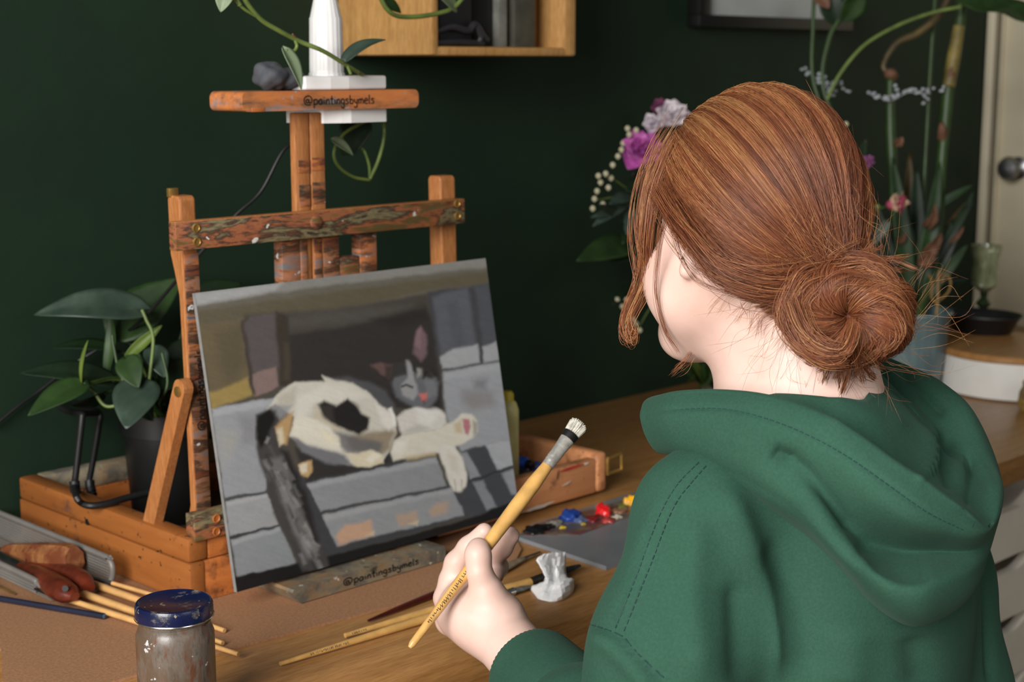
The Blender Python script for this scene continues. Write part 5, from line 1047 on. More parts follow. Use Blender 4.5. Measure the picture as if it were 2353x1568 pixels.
def smooth_mesh(V, F, it=2):
    for _ in range(it):
        a = np.zeros_like(V); c = np.zeros(len(V))
        for i in range(4):
            np.add.at(a, F[:, i], V[F[:, (i+1) % 4]]); np.add.at(c, F[:, i], 1); np.add.at(a, F[:, i], V[F[:, (i+3) % 4]]); np.add.at(c, F[:, i], 1)
        V = V*.4+a/c[:, None]*.6
    return V
def heading(phi):
    a = AZ+math.radians(phi); return np.array([math.cos(a), math.sin(a), 0.0])
# head frame
HC = D(1730, 488, 1.385); hf = heading(43); th_ = math.radians(7); rl_ = math.radians(8)
EF = hf*math.cos(th_)-UPZ*math.sin(th_); EU = hf*math.sin(th_)+UPZ*math.cos(th_); EL = np.cross(EU, EF)
EU, EL = EU*math.cos(rl_)-EL*math.sin(rl_), EL*math.cos(rl_)+EU*math.sin(rl_)
RH = np.stack([EF, EL, EU], 1)
def HL(f, l, u): return HC+EF*f+EL*l+EU*u
NB = D(1822, 935, 1.375)                                        # neck base
tf = heading(50); tl = np.cross(UPZ, tf); RT = np.stack([tf, tl, UPZ], 1)
TC = D(1890, 1300, 1.405); TC[2] = 0
def TL_(f, l, z): return np.array([TC[0], TC[1], 0])+tf*f+tl*l+UPZ*z
pe = thing('person', (TC[0], TC[1], 0.0), 'person in a green hoodie seen from behind, red hair in a bun, holding a brush', 'person')
# ---- head, neck and upper body under the hoodie
fh = Field(HC-np.array([.19, .19, .50]), HC+np.array([.19, .19, .17]), .0032)
fh.ell(HL(0, 0, 0), (.089, .071, .094), RH)
fh.ell(HL(.032, 0, -.052), (.062, .058, .078), RH, .02)
for sg in (1, -1):
    fh.cone(HL(-.004, .056*sg, -.058), HL(.070, .014*sg, -.112), .016, .015, .03); fh.ell(HL(.056, .039*sg, -.046), (.031, .027, .034), RH, .025); fh.ell(HL(.035, .045*sg, -.07), (.035, .024, .032), RH, .025)
    fh.ell(HL(-.004, .072*sg, -.020), (.016, .009, .028), RH, .006); fh.cone(HL(.000, .074*sg, -.030), HL(.005, .0805*sg, -.056), .008, .0078, .005)
    fh.ell(HL(.092, .031*sg, -.006), (.012, .015, .010), RH, .014, 's')
fh.cone(HL(.09, 0, -.005), HL(.108, 0, -.04), .007, .011, .014); fh.ell(HL(.1, 0, -.043), (.014, .016, .009), RH, .01)
fh.ell(HL(.091, 0, -.072), (.011, .021, .0055), RH, .006); fh.ell(HL(.088, 0, -.082), (.011, .019, .006), RH, .006); fh.ell(HL(.076, 0, -.108), (.018, .020, .016), RH, .018)
fh.cone(HL(-.028, 0, -.06), NB+np.array([0, 0, .0]), .050, .054, .035); fh.cone(HL(-.05, 0, -.045), NB-tf*.03, .044, .05, .03)
fh.cone(NB, NB-UPZ*.10, .056, .085, .05)
for sg in (1, -1): fh.cone(NB-UPZ*.05, NB-UPZ*.085+tl*sg*.12, .05, .045, .05)
fh.ell(NB-UPZ*.20, (.085, .13, .14), RT, .06)
Vh, Fh = fh.mesh()
# ---- left hand closed round the brush, with wrist and forearm
BE = D(941, 1489, 1.462); BT = D(1331, 974, 1.560); bax = (BT-BE)/np.linalg.norm(BT-BE); BL_ = np.linalg.norm(BT-BE)
def hp(cx, cy, d): return D(980+cx/4.04, 1180+cy/4.04, d)
fg = Field(hp(500, 700, 1.5)-np.array([.15, .15, .16]), hp(500, 700, 1.5)+np.array([.15, .15, .12]), .0016)
W0 = hp(815, 1270, 1.480)
fg.cone(hp(690, 1120, 1.502), W0, .0262, .0232, .02); fg.cone(hp(640, 1090, 1.514), hp(890, 1400, 1.494), .0225, .0225, .02); fg.cone(W0, D(1290, 1640, 1.40), .0240, .031, .02)
# palm
fg.ell(hp(510, 950, 1.514), (.034, .034, .030), None, .018); fg.cone(hp(310, 940, 1.528), hp(620, 1060, 1.512), .0225, .0245, .018); fg.cone(hp(400, 790, 1.536), hp(540, 960, 1.518), .0215, .026, .016)
fg.cone(hp(315, 850, 1.528), hp(400, 890, 1.522), .0165, .020, .008)                     # web / first knuckle
# thumb
fg.chain([hp(655, 940, 1.502), hp(560, 735, 1.497), hp(489, 541, 1.492), hp(480, 380, 1.493), hp(482, 320, 1.498)], [.0225, .0150, .0108, .0104, .0096], .009); fg.ell(hp(474, 400, 1.493), (.0108, .0108, .0112), None, .006)
# index finger
fg.chain([hp(230, 880, 1.545), hp(180, 790, 1.550), hp(226, 622, 1.554), hp(275, 461, 1.552), hp(388, 319, 1.546), hp(537, 170, 1.538)], [.017, .0112, .0108, .0106, .0098, .0086], .007)
# middle, ring and little finger curled behind the handle
fg.chain([hp(300, 830, 1.560), hp(400, 600, 1.578), hp(590, 470, 1.574), hp(700, 320, 1.558), hp(782, 208, 1.550)], [.018, .0122, .0108, .0100, .0090], .006)
fg.chain([hp(290, 900, 1.565), hp(390, 700, 1.590), hp(570, 580, 1.592), hp(665, 500, 1.577), hp(640, 580, 1.562)], [.017, .0120, .0105, .0096, .0086], .006)
fg.chain([hp(230, 990, 1.556), hp(300, 840, 1.586), hp(450, 740, 1.594), hp(530, 690, 1.580), hp(520, 760, 1.562)], [.0165, .0115, .0100, .0092, .0084], .006)
Vg, Fg = fg.mesh(); Vg = smooth_mesh(Vg, Fg, 2)
Vh = smooth_mesh(Vh, Fh, 2)
m, nt, b = nodes('fair skin'); n1 = noise(nt, 18, 4); n2 = noise(nt, 260, 3, seed=2)
r1 = ramp(nt, n1.outputs['Fac'], [(.3, (216, 178, 163)), (.7, (230, 197, 184))]); nt.links.new(r1.outputs[0], b.inputs['Base Color']); b.inputs['Roughness'].default_value = .5
b.inputs['Subsurface Weight'].default_value = .12; b.inputs['Subsurface Radius'].default_value = (1, .35, .2); b.inputs['Subsurface Scale'].default_value = .006; bumpn(nt, b, n2.outputs['Fac'], .08, .0006); MT['skin'] = m
body = mesh_np('body', np.vstack([Vh, Vg]), np.vstack([Fh, Fg+len(Vh)]), MT['skin'], pe)
# face details
MT['eye'] = plain('eye white', (225, 222, 215), .2); MT['lip'] = plain('lips', (190, 112, 104), .4)
for sg in (1, -1):
    MB().lathe([(.0005, -.010), (.007, -.007), (.010, 0), (.007, .007), (.0005, .010)], HL(.069, .028*sg, -.006), 20, EF).build('eye', MT['eye'], pe)
    MB().lathe([(.0045, 0), (.003, .0008), (.0005, .001)], HL(.0785, .028*sg, -.006), 16, EF).build('iris', plain('iris', (70, 92, 80), .15), pe)
    MB().tube(spline([HL(.0905, .014*sg, .013), HL(.090, .024*sg, .017), HL(.085, .034*sg, .016)], 12), [.002, .0028, .001], 6).build('eyebrow', plain('eyebrow', (130, 80, 48), .7), pe)
ea = D(1570, 594, 1.30)
# thumb nail
tn = hp(490, 290, 1.4925); MB().lathe([(.0002, .0012), (.003, .0009), (.0048, 0), (.0046, -.001)], tn, 16, -FWD*.6+UPV*.9).build('thumb_nail', plain('nail', (214, 168, 152), .3), pe)

# ---- hoodie body and sleeves
SL = D(1612, 1190, 1.30); ELB = D(1466, 1800, 1.275); CU = D(1222, 1545, 1.455)
cax = (CU-ELB)/np.linalg.norm(CU-ELB)
SR = D(2060, 1070, 1.49); ERB = D(2150, 1600, 1.50)
hc = (SL+SR)/2
fb = Field(np.minimum.reduce([ELB, CU, TL_(-.25, 0, .42), SL])-.13, np.maximum.reduce([SR, ERB, CU, TL_(.25, 0, 1.09)])+np.array([.13, .13, .06]), .0045)
fb.ell(TL_(-.005, 0, .93), (.118, .145, .13), RT, .05); fb.ell(TL_(0, 0, .80), (.128, .158, .19), RT, .06); fb.ell(TL_(.01, 0, .62), (.138, .165, .20), RT, .06)
nb = NB-UPZ*.02
fb.cone(nb-tf*.02, SL, .055, .048, .04); fb.cone(nb-tf*.02, SR, .058, .052, .05)
fb.chain([SL, (SL+ELB)/2, ELB], [.049, .059, .062], .04); fb.chain([ELB, (ELB+CU)/2-UPZ*.004, CU-cax*.105, CU-cax*.08], [.058, .052, .048, .034], .02)
fb.chain([SR, (SR+ERB)/2, ERB, ERB+tf*.16+tl*.03-UPZ*.02], [.054, .060, .062, .052], .05)
fb.cone(NB+UPZ*.10, NB-UPZ*.005, .060, .058, .006, 's')                # neck opening
Vb, Fb = fb.mesh(); Vb = smooth_mesh(Vb, Fb, 3)
for _ in range(1): Nb = vnormals(Vb, Fb)
Vb = folds(Vb, Nb, [([(1655, 1110), (1720, 1260), (1765, 1400), (1785, 1580)], .010, 34), ([(1600, 1180), (1590, 1350), (1610, 1580)], .006, 40), ([(1740, 1250), (1830, 1360), (1870, 1580)], -.006, 40), ([(1690, 1330), (1700, 1580)], -.006, 28),
     ([(1960, 1440), (1950, 1580)], .006, 50), ([(2100, 1460), (2120, 1580)], -.006, 40), ([(1540, 1130), (1470, 1260), (1430, 1400)], .003, 30), ([(1335, 1452), (1400, 1480), (1460, 1540), (1500, 1600)], .008, 26), ([(1340, 1430), (1404, 1450), (1432, 1464), (1470, 1507), (1536, 1568)], -.0045, 9), ([(1500, 1240), (1460, 1360), (1420, 1450)], .0025, 11),
     ([(2268, 1240), (2272, 1400), (2276, 1580)], -.008, 10), ([(1622, 1071), (1561, 1143), (1531, 1202), (1507, 1265), (1472, 1353), (1431, 1456)], -.0022, 7), ([(1605, 1063), (1556, 1113), (1521, 1172), (1487, 1255), (1458, 1334), (1414, 1444)], -.0015, 6)])
mh, nt, b = nodes('green fleece'); n1 = noise(nt, 9, 4); n2 = noise(nt, 900, 3, seed=4); n3 = noise(nt, 420, 4, seed=6)
r1 = ramp(nt, n1.outputs['Fac'], [(.3, (46, 80, 65)), (.7, (52, 88, 72))]); r3 = ramp(nt, n3.outputs['Fac'], [(.35, (225, 225, 225)), (.65, (255, 255, 255))])
mm = N(nt, 'ShaderNodeMix', data_type='RGBA', blend_type='MULTIPLY'); mm.inputs[0].default_value = .6; nt.links.new(r1.outputs[0], mm.inputs[6]); nt.links.new(r3.outputs[0], mm.inputs[7]); nt.links.new(mm.outputs[2], b.inputs['Base Color'])
b.inputs['Roughness'].default_value = .9; b.inputs['Specular IOR Level'].default_value = .15; b.inputs['Sheen Weight'].default_value = .06; b.inputs['Sheen Roughness'].default_value = .4; b.inputs['Sheen Tint'].default_value = (.5, .8, .65, 1)
bumpn(nt, b, n2.outputs['Fac'], .35, .0008); MT['fleece'] = mh
hoodie = mesh_np('hoodie', Vb, Fb, MT['fleece'], pe)
# ribbed cuff
rb = MB(); c0_ = CU-cax*.062; n_ = 120; prof = []
e1 = np.cross(cax, UPZ); e1 /= np.linalg.norm(e1); e2 = np.cross(cax, e1); V = []
for (t, r) in ((-.046, .040), (-.040, .0462), (-.03, .0480), (.01, .0474), (.056, .0450), (.062, .0435), (.0635, .041), (.058, .0392), (.03, .039)):
    for k in range(n_): a = 2*math.pi*k/n_; rr = r*(1+.007*math.cos(a*60)); V.append(c0_+cax*t+(e1*math.cos(a)+e2*math.sin(a))*rr)
rb.add(V, [(i*n_+k, i*n_+(k+1) % n_, (i+1)*n_+(k+1) % n_, (i+1)*n_+k) for i in range(8) for k in range(n_)]); rb.build('ribbed_cuff', MT['fleece'], hoodie, ang=180)
# ---- hood lying on the back: stations along the opening edge, each from the back seam over the rim to the neck
def st(*p): return [D(*q) for q in p]
HOOD = [st((1600, 1060, 1.385), (1548, 1042, 1.362), (1512, 1036, 1.350), (1490, 1008, 1.343), (1477, 972, 1.342), (1476, 945, 1.346), (1494, 918, 1.360), (1570, 905, 1.395), (1630, 912, 1.405)),
 st((1650, 1075, 1.36), (1600, 1058, 1.325), (1560, 1035, 1.306), (1540, 1000, 1.298), (1533, 955, 1.295), (1545, 915, 1.303), (1560, 903, 1.312), (1620, 905, 1.355), (1655, 908, 1.385)),
 st((1720, 1125, 1.335), (1668, 1098, 1.290), (1640, 1060, 1.270), (1628, 1010, 1.262), (1632, 955, 1.260), (1648, 910, 1.268), (1662, 900, 1.276), (1690, 912, 1.325), (1700, 906, 1.362)),
 st((1820, 1195, 1.315), (1762, 1158, 1.262), (1735, 1105, 1.240), (1725, 1045, 1.233), (1735, 975, 1.230), (1752, 922, 1.236), (1766, 912, 1.245), (1780, 930, 1.280), (1762, 908, 1.318)),
 st((1910, 1265, 1.305), (1850, 1216, 1.248), (1818, 1155, 1.222), (1812, 1080, 1.222), (1838, 1005, 1.212), (1858, 955, 1.216), (1872, 945, 1.226), (1860, 962, 1.258), (1820, 909, 1.298)),
 st((1985, 1340, 1.300), (1930, 1294, 1.240), (1890, 1225, 1.208), (1885, 1130, 1.216), (1928, 1058, 1.200), (1950, 1004, 1.204), (1964, 996, 1.214), (1930, 1000, 1.250), (1880, 914, 1.286)),
 st((2040, 1390, 1.300), (2010, 1380, 1.236), (1975, 1300, 1.198), (1960, 1222, 1.228), (2010, 1140, 1.194), (2040, 1070, 1.198), (2054, 1060, 1.208), (2000, 1040, 1.248), (1935, 922, 1.284)),
 st((2085, 1390, 1.305), (2085, 1432, 1.238), (2065, 1350, 1.192), (2050, 1262, 1.245), (2095, 1195, 1.196), (2122, 1122, 1.200), (2136, 1114, 1.211), (2066, 1066, 1.252), (1974, 926, 1.292)),
 st((2140, 1390, 1.31), (2150, 1424, 1.244), (2145, 1345, 1.200), (2140, 1268, 1.255), (2175, 1222, 1.212), (2198, 1172, 1.210), (2212, 1168, 1.221), (2128, 1096, 1.264), (1992, 908, 1.312)),
 st((2180, 1370, 1.325), (2222, 1372, 1.272), (2238, 1310, 1.246), (2235, 1262, 1.262), (2258, 1228, 1.236), (2270, 1214, 1.236), (2262, 1198, 1.246), (2180, 1106, 1.285), (2006, 886, 1.335)),
 st((2190, 1310, 1.37), (2245, 1290, 1.34), (2272, 1250, 1.322), (2285, 1215, 1.308), (2298, 1165, 1.296), (2300, 1125, 1.294), (2278, 1118, 1.290), (2215, 1090, 1.315), (2014, 872, 1.36)),
 st((2165, 1210, 1.44), (2225, 1180, 1.42), (2262, 1130, 1.40), (2280, 1095, 1.385), (2288, 1068, 1.365), (2270, 1045, 1.352), (2246, 1050, 1.345), (2190, 1050, 1.350), (2015, 870, 1.400)),
 st((2130, 1120, 1.48), (2185, 1070, 1.465), (2220, 1020, 1.45), (2236, 980, 1.435), (2236, 955, 1.42), (2218, 930, 1.408), (2196, 940, 1.400), (2150, 985, 1.392), (2015, 860, 1.415)),
 st((2100, 1030, 1.495), (2140, 980, 1.49), (2165, 930, 1.48), (2172, 900, 1.468), (2160, 880, 1.456), (2135, 872, 1.448), (2110, 880, 1.442), (2080, 925, 1.425), (2010, 850, 1.430)),
 st((2040, 960, 1.505), (2065, 900, 1.505), (2075, 865, 1.50), (2070, 845, 1.495), (2055, 832, 1.488), (2038, 828, 1.482), (2018, 838, 1.475), (2005, 870, 1.460), (1990, 845, 1.440))]
for r_h in HOOD[1:11]: r_h[0] = r_h[0]+FWD*.06-UPZ*.01
Gh = loft(HOOD, 110, 250)                                           # columns across, rows along
nu, nv = Gh.shape[1], Gh.shape[0]; Vd = Gh.reshape(-1, 3)
Fd = np.array([(i*nu+j, i*nu+j+1, (i+1)*nu+j+1, (i+1)*nu+j) for i in range(nv-1) for j in range(nu-1)])
Nd = vnormals(Vd, Fd); sgn = np.where((Nd@TOCAM) < 0, -1, 1)[:, None]; 
Vd = folds(Vd, Nd*sgn, [([(1780, 1040), (1840, 1074), (1889, 1133), (1928, 1187), (1960, 1230)], -.006, 20), ([(1772, 1036), (1800, 1052), (1812, 1066)], -.006, 22), ([(1830, 1100), (1880, 1160), (1920, 1220), (1960, 1275), (2020, 1310)], .004, 22), ([(1962, 1245), (2011, 1292), (2085, 1322), (2143, 1312)], -.006, 20),
     ([(2125, 985), (2142, 1010), (2140, 1060), (2112, 1108)], .006, 16), ([(2136, 975), (2158, 1010), (2152, 1070), (2120, 1112)], -.003, 6), ([(2170, 1000), (2178, 1080), (2190, 1130)], -.008, 18), ([(2208, 1050), (2200, 1090), (2192, 1120)], .004, 14), ([(2228, 1050), (2232, 1110), (2222, 1170)], -.006, 12),
     ([(1482, 966), (1500, 950), (1560, 942), (1660, 940), (1760, 962), (1860, 1002), (1950, 1052), (2040, 1115), (2130, 1178), (2230, 1224)], -.0016, 6), ([(2060, 850), (2120, 905), (2170, 960)], -.006, 14), ([(1900, 940), (2000, 958), (2080, 985)], .004, 30)])
hd_ = mesh_np('hood', Vd, Fd, MT['fleece'], hoodie); so = hd_.modifiers.new('thick', 'SOLIDIFY'); so.thickness = .0035; so.offset = 0
# ---- stitching, cast on to the cloth
bvh1 = BVHTree.FromPolygons([tuple(v) for v in Vb], [tuple(map(int, f)) for f in Fb]); bvh2 = BVHTree.FromPolygons([tuple(v) for v in Vd], [tuple(map(int, f)) for f in Fd])
def cast(x, y, which=3):
    o = Vector(CAM); dr = Vector(ray(x, y)).normalized(); best = None
    for i, bv in enumerate((bvh1, bvh2)):
        if which & (1 << i):
            h = bv.ray_cast(o, dr)
            if h[0] is not None and (best is None or h[3] < best[1]): best = (np.array(h[0]), h[3])
    return None if best is None else best[0]-np.array(dr)*.0008
MT['thread'] = plain('teal thread', (24, 60, 58), .7, .1)
def stitches(pts, parent, which, step=.0035, lift=0.0):
    P = spline(pts, 400); W = [cast(x, y, which) for x, y in P]; W = [w for w in W if w is not None]; mb = MB(); cur = W[0]; on = True; last = W[0]; seg = [W[0]]
    for w in W[1:]:
        seg.append(w)
        if np.linalg.norm(w-seg[0]) >= (step if on else step*.45):
            if on and np.linalg.norm(w-seg[0]) < step*3: mb.tube([seg[0]-FWD*lift, w-FWD*lift], .0005, 5)
            seg = [w]; on = not on
    if mb.v: mb.build('stitching', MT['thread'], parent)
stitches([(1622, 1071), (1561, 1143), (1531, 1202), (1507, 1265), (1472, 1353), (1431, 1456)], hoodie, 1); stitches([(1605, 1063), (1556, 1113), (1521, 1172), (1487, 1255), (1458, 1334), (1414, 1444)], hoodie, 1)
stitches([(1482, 966), (1500, 950), (1560, 942), (1660, 940), (1760, 962), (1860, 1002), (1950, 1052), (2040, 1115), (2130, 1178), (2220, 1222)], hd_, 2, .003, .0014)
stitches([(1340, 1431), (1404, 1451), (1430, 1463), (1468, 1506), (1536, 1568)], hoodie, 1, .008)
stitches([(2262, 1080), (2262, 1130), (2250, 1180), (2228, 1215)], hd_, 2, .003, .0016)
# trousers and legs (mostly out of frame)
fl_ = Field(TL_(0, 0, 0)-np.array([.62, .42, 0.01]), TL_(0, 0, 0)+np.array([.62, .68, .62]), .009)
fl_.ell(TL_(.02, 0, .53), (.13, .165, .09), RT, .05)
for sg in (1, -1):
    hp_ = TL_(.04, .085*sg, .51); kn = TL_(.40, .11*sg, .50); an = TL_(.38, .11*sg, .09)
    fl_.cone(hp_, kn, .085, .062, .05); fl_.cone(kn, an, .060, .045, .03); fl_.cone(TL_(.36, .11*sg, .035), TL_(.52, .12*sg, .03), .034, .028, .03)
Vt, Ft = fl_.mesh(); mesh_np('trousers', Vt, Ft, plain('black denim', (22, 22, 25), .85, .15, 60, .3), pe)

# ---- hair: dense cap, then strands combed to the knot
HCc = HL(-.004, 0, .004); HR = np.array([.096, .082, .104])
fm_u = np.array([-.16, -.130, -.114, -.096, -.072, -.05, -.02, .02, .05, .085, .13]); fm_f = np.array([-.13, -.10, -.075, -.045, -.012, .004, .020, .040, .064, .090, .25])
TIE = D(1905, 640, 1.315); BUN = D(1945, 722, 1.285)
fc = Field(HC-np.array([.2, .2, .2]), HC+np.array([.2, .2, .2]), .0034)
sl, P = fc.block(HC-.2, HC+.2); q = (P-HCc)@RH; k0 = np.linalg.norm(q/HR, axis=-1); k1 = np.linalg.norm(q/HR**2, axis=-1)+1e-9; dE = k0*(k0-1)/k1
ql = (P-HC)@RH; cut = (ql[..., 0]-np.interp(ql[..., 2], fm_u, fm_f))*.75
fc.G[sl] = np.maximum(dE, cut)
fc.cone(HL(-.06, .005, -.045), TIE, .040, .012, .03)
bax_ = (D(1962, 742, 1.235)-BUN); bax_ /= np.linalg.norm(bax_); be1 = RIGHT-bax_*(RIGHT@bax_); be1 /= np.linalg.norm(be1); be2 = np.cross(bax_, be1)
fc.ell(BUN, (.036, .028, .011), np.stack([be1, be2, bax_], 1), .012)
Vc, Fc_ = fc.mesh(); Vc = smooth_mesh(Vc, Fc_, 3)
m, nt, b = nodes('auburn hair mass'); n1 = noise(nt, 60, 4, stretch=(1, 1, 1)); r1 = ramp(nt, n1.outputs['Fac'], [(.3, (86, 42, 22)), (.7, (126, 66, 36))]); nt.links.new(r1.outputs[0], b.inputs['Base Color']); b.inputs['Roughness'].default_value = .6; MT['hairmass'] = m
hair = mesh_np('hair', Vc, Fc_, MT['hairmass'], pe)
MT['strand'] = vcol('hair strands', .42, .5)
def strand_mesh(name, paths, rad, cols, parent, taper=True):
    S, Pn, _ = paths.shape; T = np.gradient(paths, axis=1); T /= np.linalg.norm(T, axis=2)[..., None]+1e-12
    ref = np.tile(np.array([.37, -.81, .45]), (S, 1)); nn = ref[:, None]-T*np.sum(T*ref[:, None], -1)[..., None]; nn /= np.linalg.norm(nn, axis=2)[..., None]+1e-12; bb = np.cross(T, nn)
    tp = np.ones(Pn); 
    if taper: tp = np.clip(np.minimum(np.linspace(0, 1, Pn)*8+.4, (1-np.linspace(0, 1, Pn))*6+.25), 0, 1)
    R_ = (np.asarray(rad)[:, None]*tp)[..., None]; V = np.stack([paths+R_*(math.cos(a)*nn+math.sin(a)*bb) for a in (0, 2.0944, 4.1888)], 2).reshape(-1, 3)
    base = (np.arange(S)*Pn*3)[:, None, None]+(np.arange(Pn-1)*3)[None, :, None]; k = np.arange(3)[None, None]
    k2 = (k+1) % 3; F_ = np.stack([base+k, base+k2, base+k2+3, base+k+3], -1).reshape(-1, 4)
    C = np.asarray(cols); C = np.repeat(C, Pn*3, axis=0) if C.ndim == 2 else np.repeat(C.reshape(-1, 3), 3, axis=0); o = mesh_np(name, V, F_, MT['strand'], parent, True, C); return o
rs = np.random.default_rng(11)
PAL = np.array([lin(c) for c in ((70, 36, 23), (106, 59, 37), (136, 79, 51), (160, 102, 64), (196, 148, 96))])
def hcols(n, bias=0.0, clump=None):
    t = np.clip(rs.normal(1.9+bias, .9, n), 0, 3.99) if clump is None else np.clip(clump+rs.normal(0, .55, n), 0, 3.99); i = t.astype(int); f = (t-i)[:, None]; return PAL[i]*(1-f)+PAL[i+1]*f
def ellpt(dirn, off):
    """dirn: unit vectors in scaled ellipsoid space -> world point on the hair surface, raised by off"""
    loc = dirn*(HR[None]+off[:, None]) if dirn.ndim == 2 else dirn*(HR[None, None]+off[..., None]); return HCc+loc@RH.T
# roots over the scalp
n_try = 60000; dirs = rs.normal(size=(n_try, 3)); dirs /= np.linalg.norm(dirs, axis=1)[:, None]
loc = dirs*HR+np.array([-.004, 0, .004]); okm = loc[:, 0] < np.interp(loc[:, 2], fm_u, fm_f)+.003
dirs = dirs[okm]; tied = ((TIE-HCc)@RH)/HR; tr_ = np.linalg.norm(tied); tied /= tr_
front = dirs[:, 0]*HR[0]  # more roots toward the hairline
ang0 = np.arccos(np.clip(dirs@tied, -1, 1)); keep = (ang0 > .35); dirs = dirs[keep][:20000]; ang0 = ang0[keep][:20000]
Pn = 13; T_ = np.linspace(0, 1, Pn)
S = len(dirs); w0 = np.sin((1-T_)[None]*ang0[:, None])/np.sin(ang0)[:, None]; w1 = np.sin(T_[None]*ang0[:, None])/np.sin(ang0)[:, None]
pd = w0[..., None]*dirs[:, None]+w1[..., None]*tied
sag = np.zeros_like(pd); sag[..., 2] = -1; amt = .22*np.sin(np.pi*T_)[None]*np.abs(dirs[:, 1])[:, None]*np.clip(dirs[:, 0]+.5, 0, 1.2)[:, None]
pd = pd+sag*amt[..., None]
# locks: low-frequency ripples shared by neighbouring strands
az_ = np.arctan2(dirs@np.cross(tied, [0, 0, 1.]), dirs@np.cross(np.cross(tied, [0, 0, 1.]), tied))
wob = .0016*np.sin(az_*17+1+2*np.sin(az_*5))+.0013*np.sin(az_*37+2.2+3*np.sin(az_*3))+.0010*np.sin(az_*83)+.0008*np.sin(az_*151)
pd = pd/np.linalg.norm(pd, axis=2)[..., None]
off = (.0005+rs.random(S)*.0035)[:, None]+wob[:, None]*np.sin(np.pi*T_*.9+.15)[None]*1.0
off = off+(.0012*rs.normal(size=(S, 1))*np.sin(np.pi*T_)[None])
W = ellpt(pd, off)
# last part: pull on to the knot (which lies off the ellipsoid)
pull = np.clip((T_-.45)/.55, 0, 1)**2.2; endp = TIE+rs.normal(size=(S, 3))*.0085
W = W+(endp-W[:, -1])[:, None]*pull[None, :, None]
cl = 1.8+.8*np.sin(az_*31+.5)*np.sin(az_*13)+.6*np.sin(az_*89+2*np.sin(az_*7))
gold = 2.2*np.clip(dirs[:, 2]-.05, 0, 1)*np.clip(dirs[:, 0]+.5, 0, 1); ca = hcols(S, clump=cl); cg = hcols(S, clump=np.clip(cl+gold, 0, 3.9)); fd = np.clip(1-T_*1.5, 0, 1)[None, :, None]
strand_mesh('hair_strands', W, .00015+rs.random(S)*.00017, ca[:, None]*(1-fd)+cg[:, None]*fd, hair)['kind'] = 'stuff'
# bun: strands rolled over a ring into its hollow
Pn = 16; S = 6000; th0 = rs.random(S)*2*np.pi; ps = np.linspace(-1.1, 2.85, Pn)
lay = rs.random(S)**.5; Rm = .0265+.004*rs.normal(size=S)*.3; rm = .0225*(.82+.22*lay)*(1+.08*np.sin(th0*5+1)+.05*np.sin(th0*11))
tw = 1.25+.25*rs.normal(size=S); tt_ = (th0[:, None]+tw[:, None]*np.linspace(0, 1, Pn)[None])
rad = Rm[:, None]+rm[:, None]*np.cos(ps)[None]; rad = np.maximum(rad, .0012)
zax = rm[:, None]*np.sin(ps)[None]*1.05
Wb = BUN+((rad*np.cos(tt_)*1.10)[..., None]*be1+(rad*np.sin(tt_)*.86)[..., None]*be2+zax[..., None]*bax_)+rs.normal(size=(S, 1, 3))*.0007
strand_mesh('bun_strands', Wb, .00015+rs.random(S)*.00018, hcols(S, clump=1.7+1.0*np.sin(th0*9)*np.sin(th0*4+1)), hair)['kind'] = 'stuff'
def lock(name, pts, n, spread, rad=.00026, ends=(1, 1), curl=0, bias=0.2, taper=True):
    G_ = spline(pts, 28); A = []
    for i in range(n):
        o = rs.normal(size=3)*spread; prof = np.linspace(ends[0], ends[1], 28)*(1+.25*np.sin(np.linspace(0, 6, 28)+rs.random()*6)*rs.random()); A.append(G_+o[None]*prof[:, None]+rs.normal(size=3)[None]*spread*.25*np.sin(np.linspace(0, 9, 28)+rs.random()*6)[:, None])
    o = strand_mesh(name, np.array(A), np.full(n, rad)*(.7+.6*rs.random(n)), hcols(n, bias), hair); o['kind'] = 'stuff'; return o
# big loop round the left of the bun and ends tucked under
lock('bun_lock', [D(1910, 622, 1.285), D(1850, 635, 1.275), D(1822, 672, 1.272), D(1806, 720, 1.272), D(1814, 762, 1.268), D(1846, 795, 1.262), D(1890, 822, 1.258), D(1940, 828, 1.256)], 260, .0030, ends=(1.3, .9))
lock('bun_lock', [D(1900, 618, 1.29), D(1960, 602, 1.275), D(2020, 618, 1.272), D(2052, 662, 1.272), D(2066, 715, 1.272), D(2052, 765, 1.268), D(2030, 800, 1.262)], 260, .0030, ends=(1.3, .9))
lock('bun_lock', [D(1860, 640, 1.30), D(1930, 628, 1.27), D(2000, 622, 1.262), D(2050, 660, 1.26)], 160, .004)
lock('bun_lock', [D(1820, 700, 1.262), D(1850, 770, 1.252), D(1900, 805, 1.246), D(1945, 800, 1.238), D(1962, 745, 1.245)], 160, .004, ends=(1.2, .6))
for (a, b_, c) in (((1930, 815), (1905, 850), (1895, 880)), ((1950, 815), (1945, 860), (1932, 905)), ((1975, 815), (1990, 850), (2010, 870)), ((1960, 815), (1965, 845), (1960, 870)), ((1900, 812), (1870, 830), (1850, 826)), ((1915, 815), (1900, 835), (1880, 850))):
    lock('hair_wisp', [D(*a, 1.258), D(*b_, 1.275), D(*c, 1.29)], 22, .0022, ends=(1.4, .7))
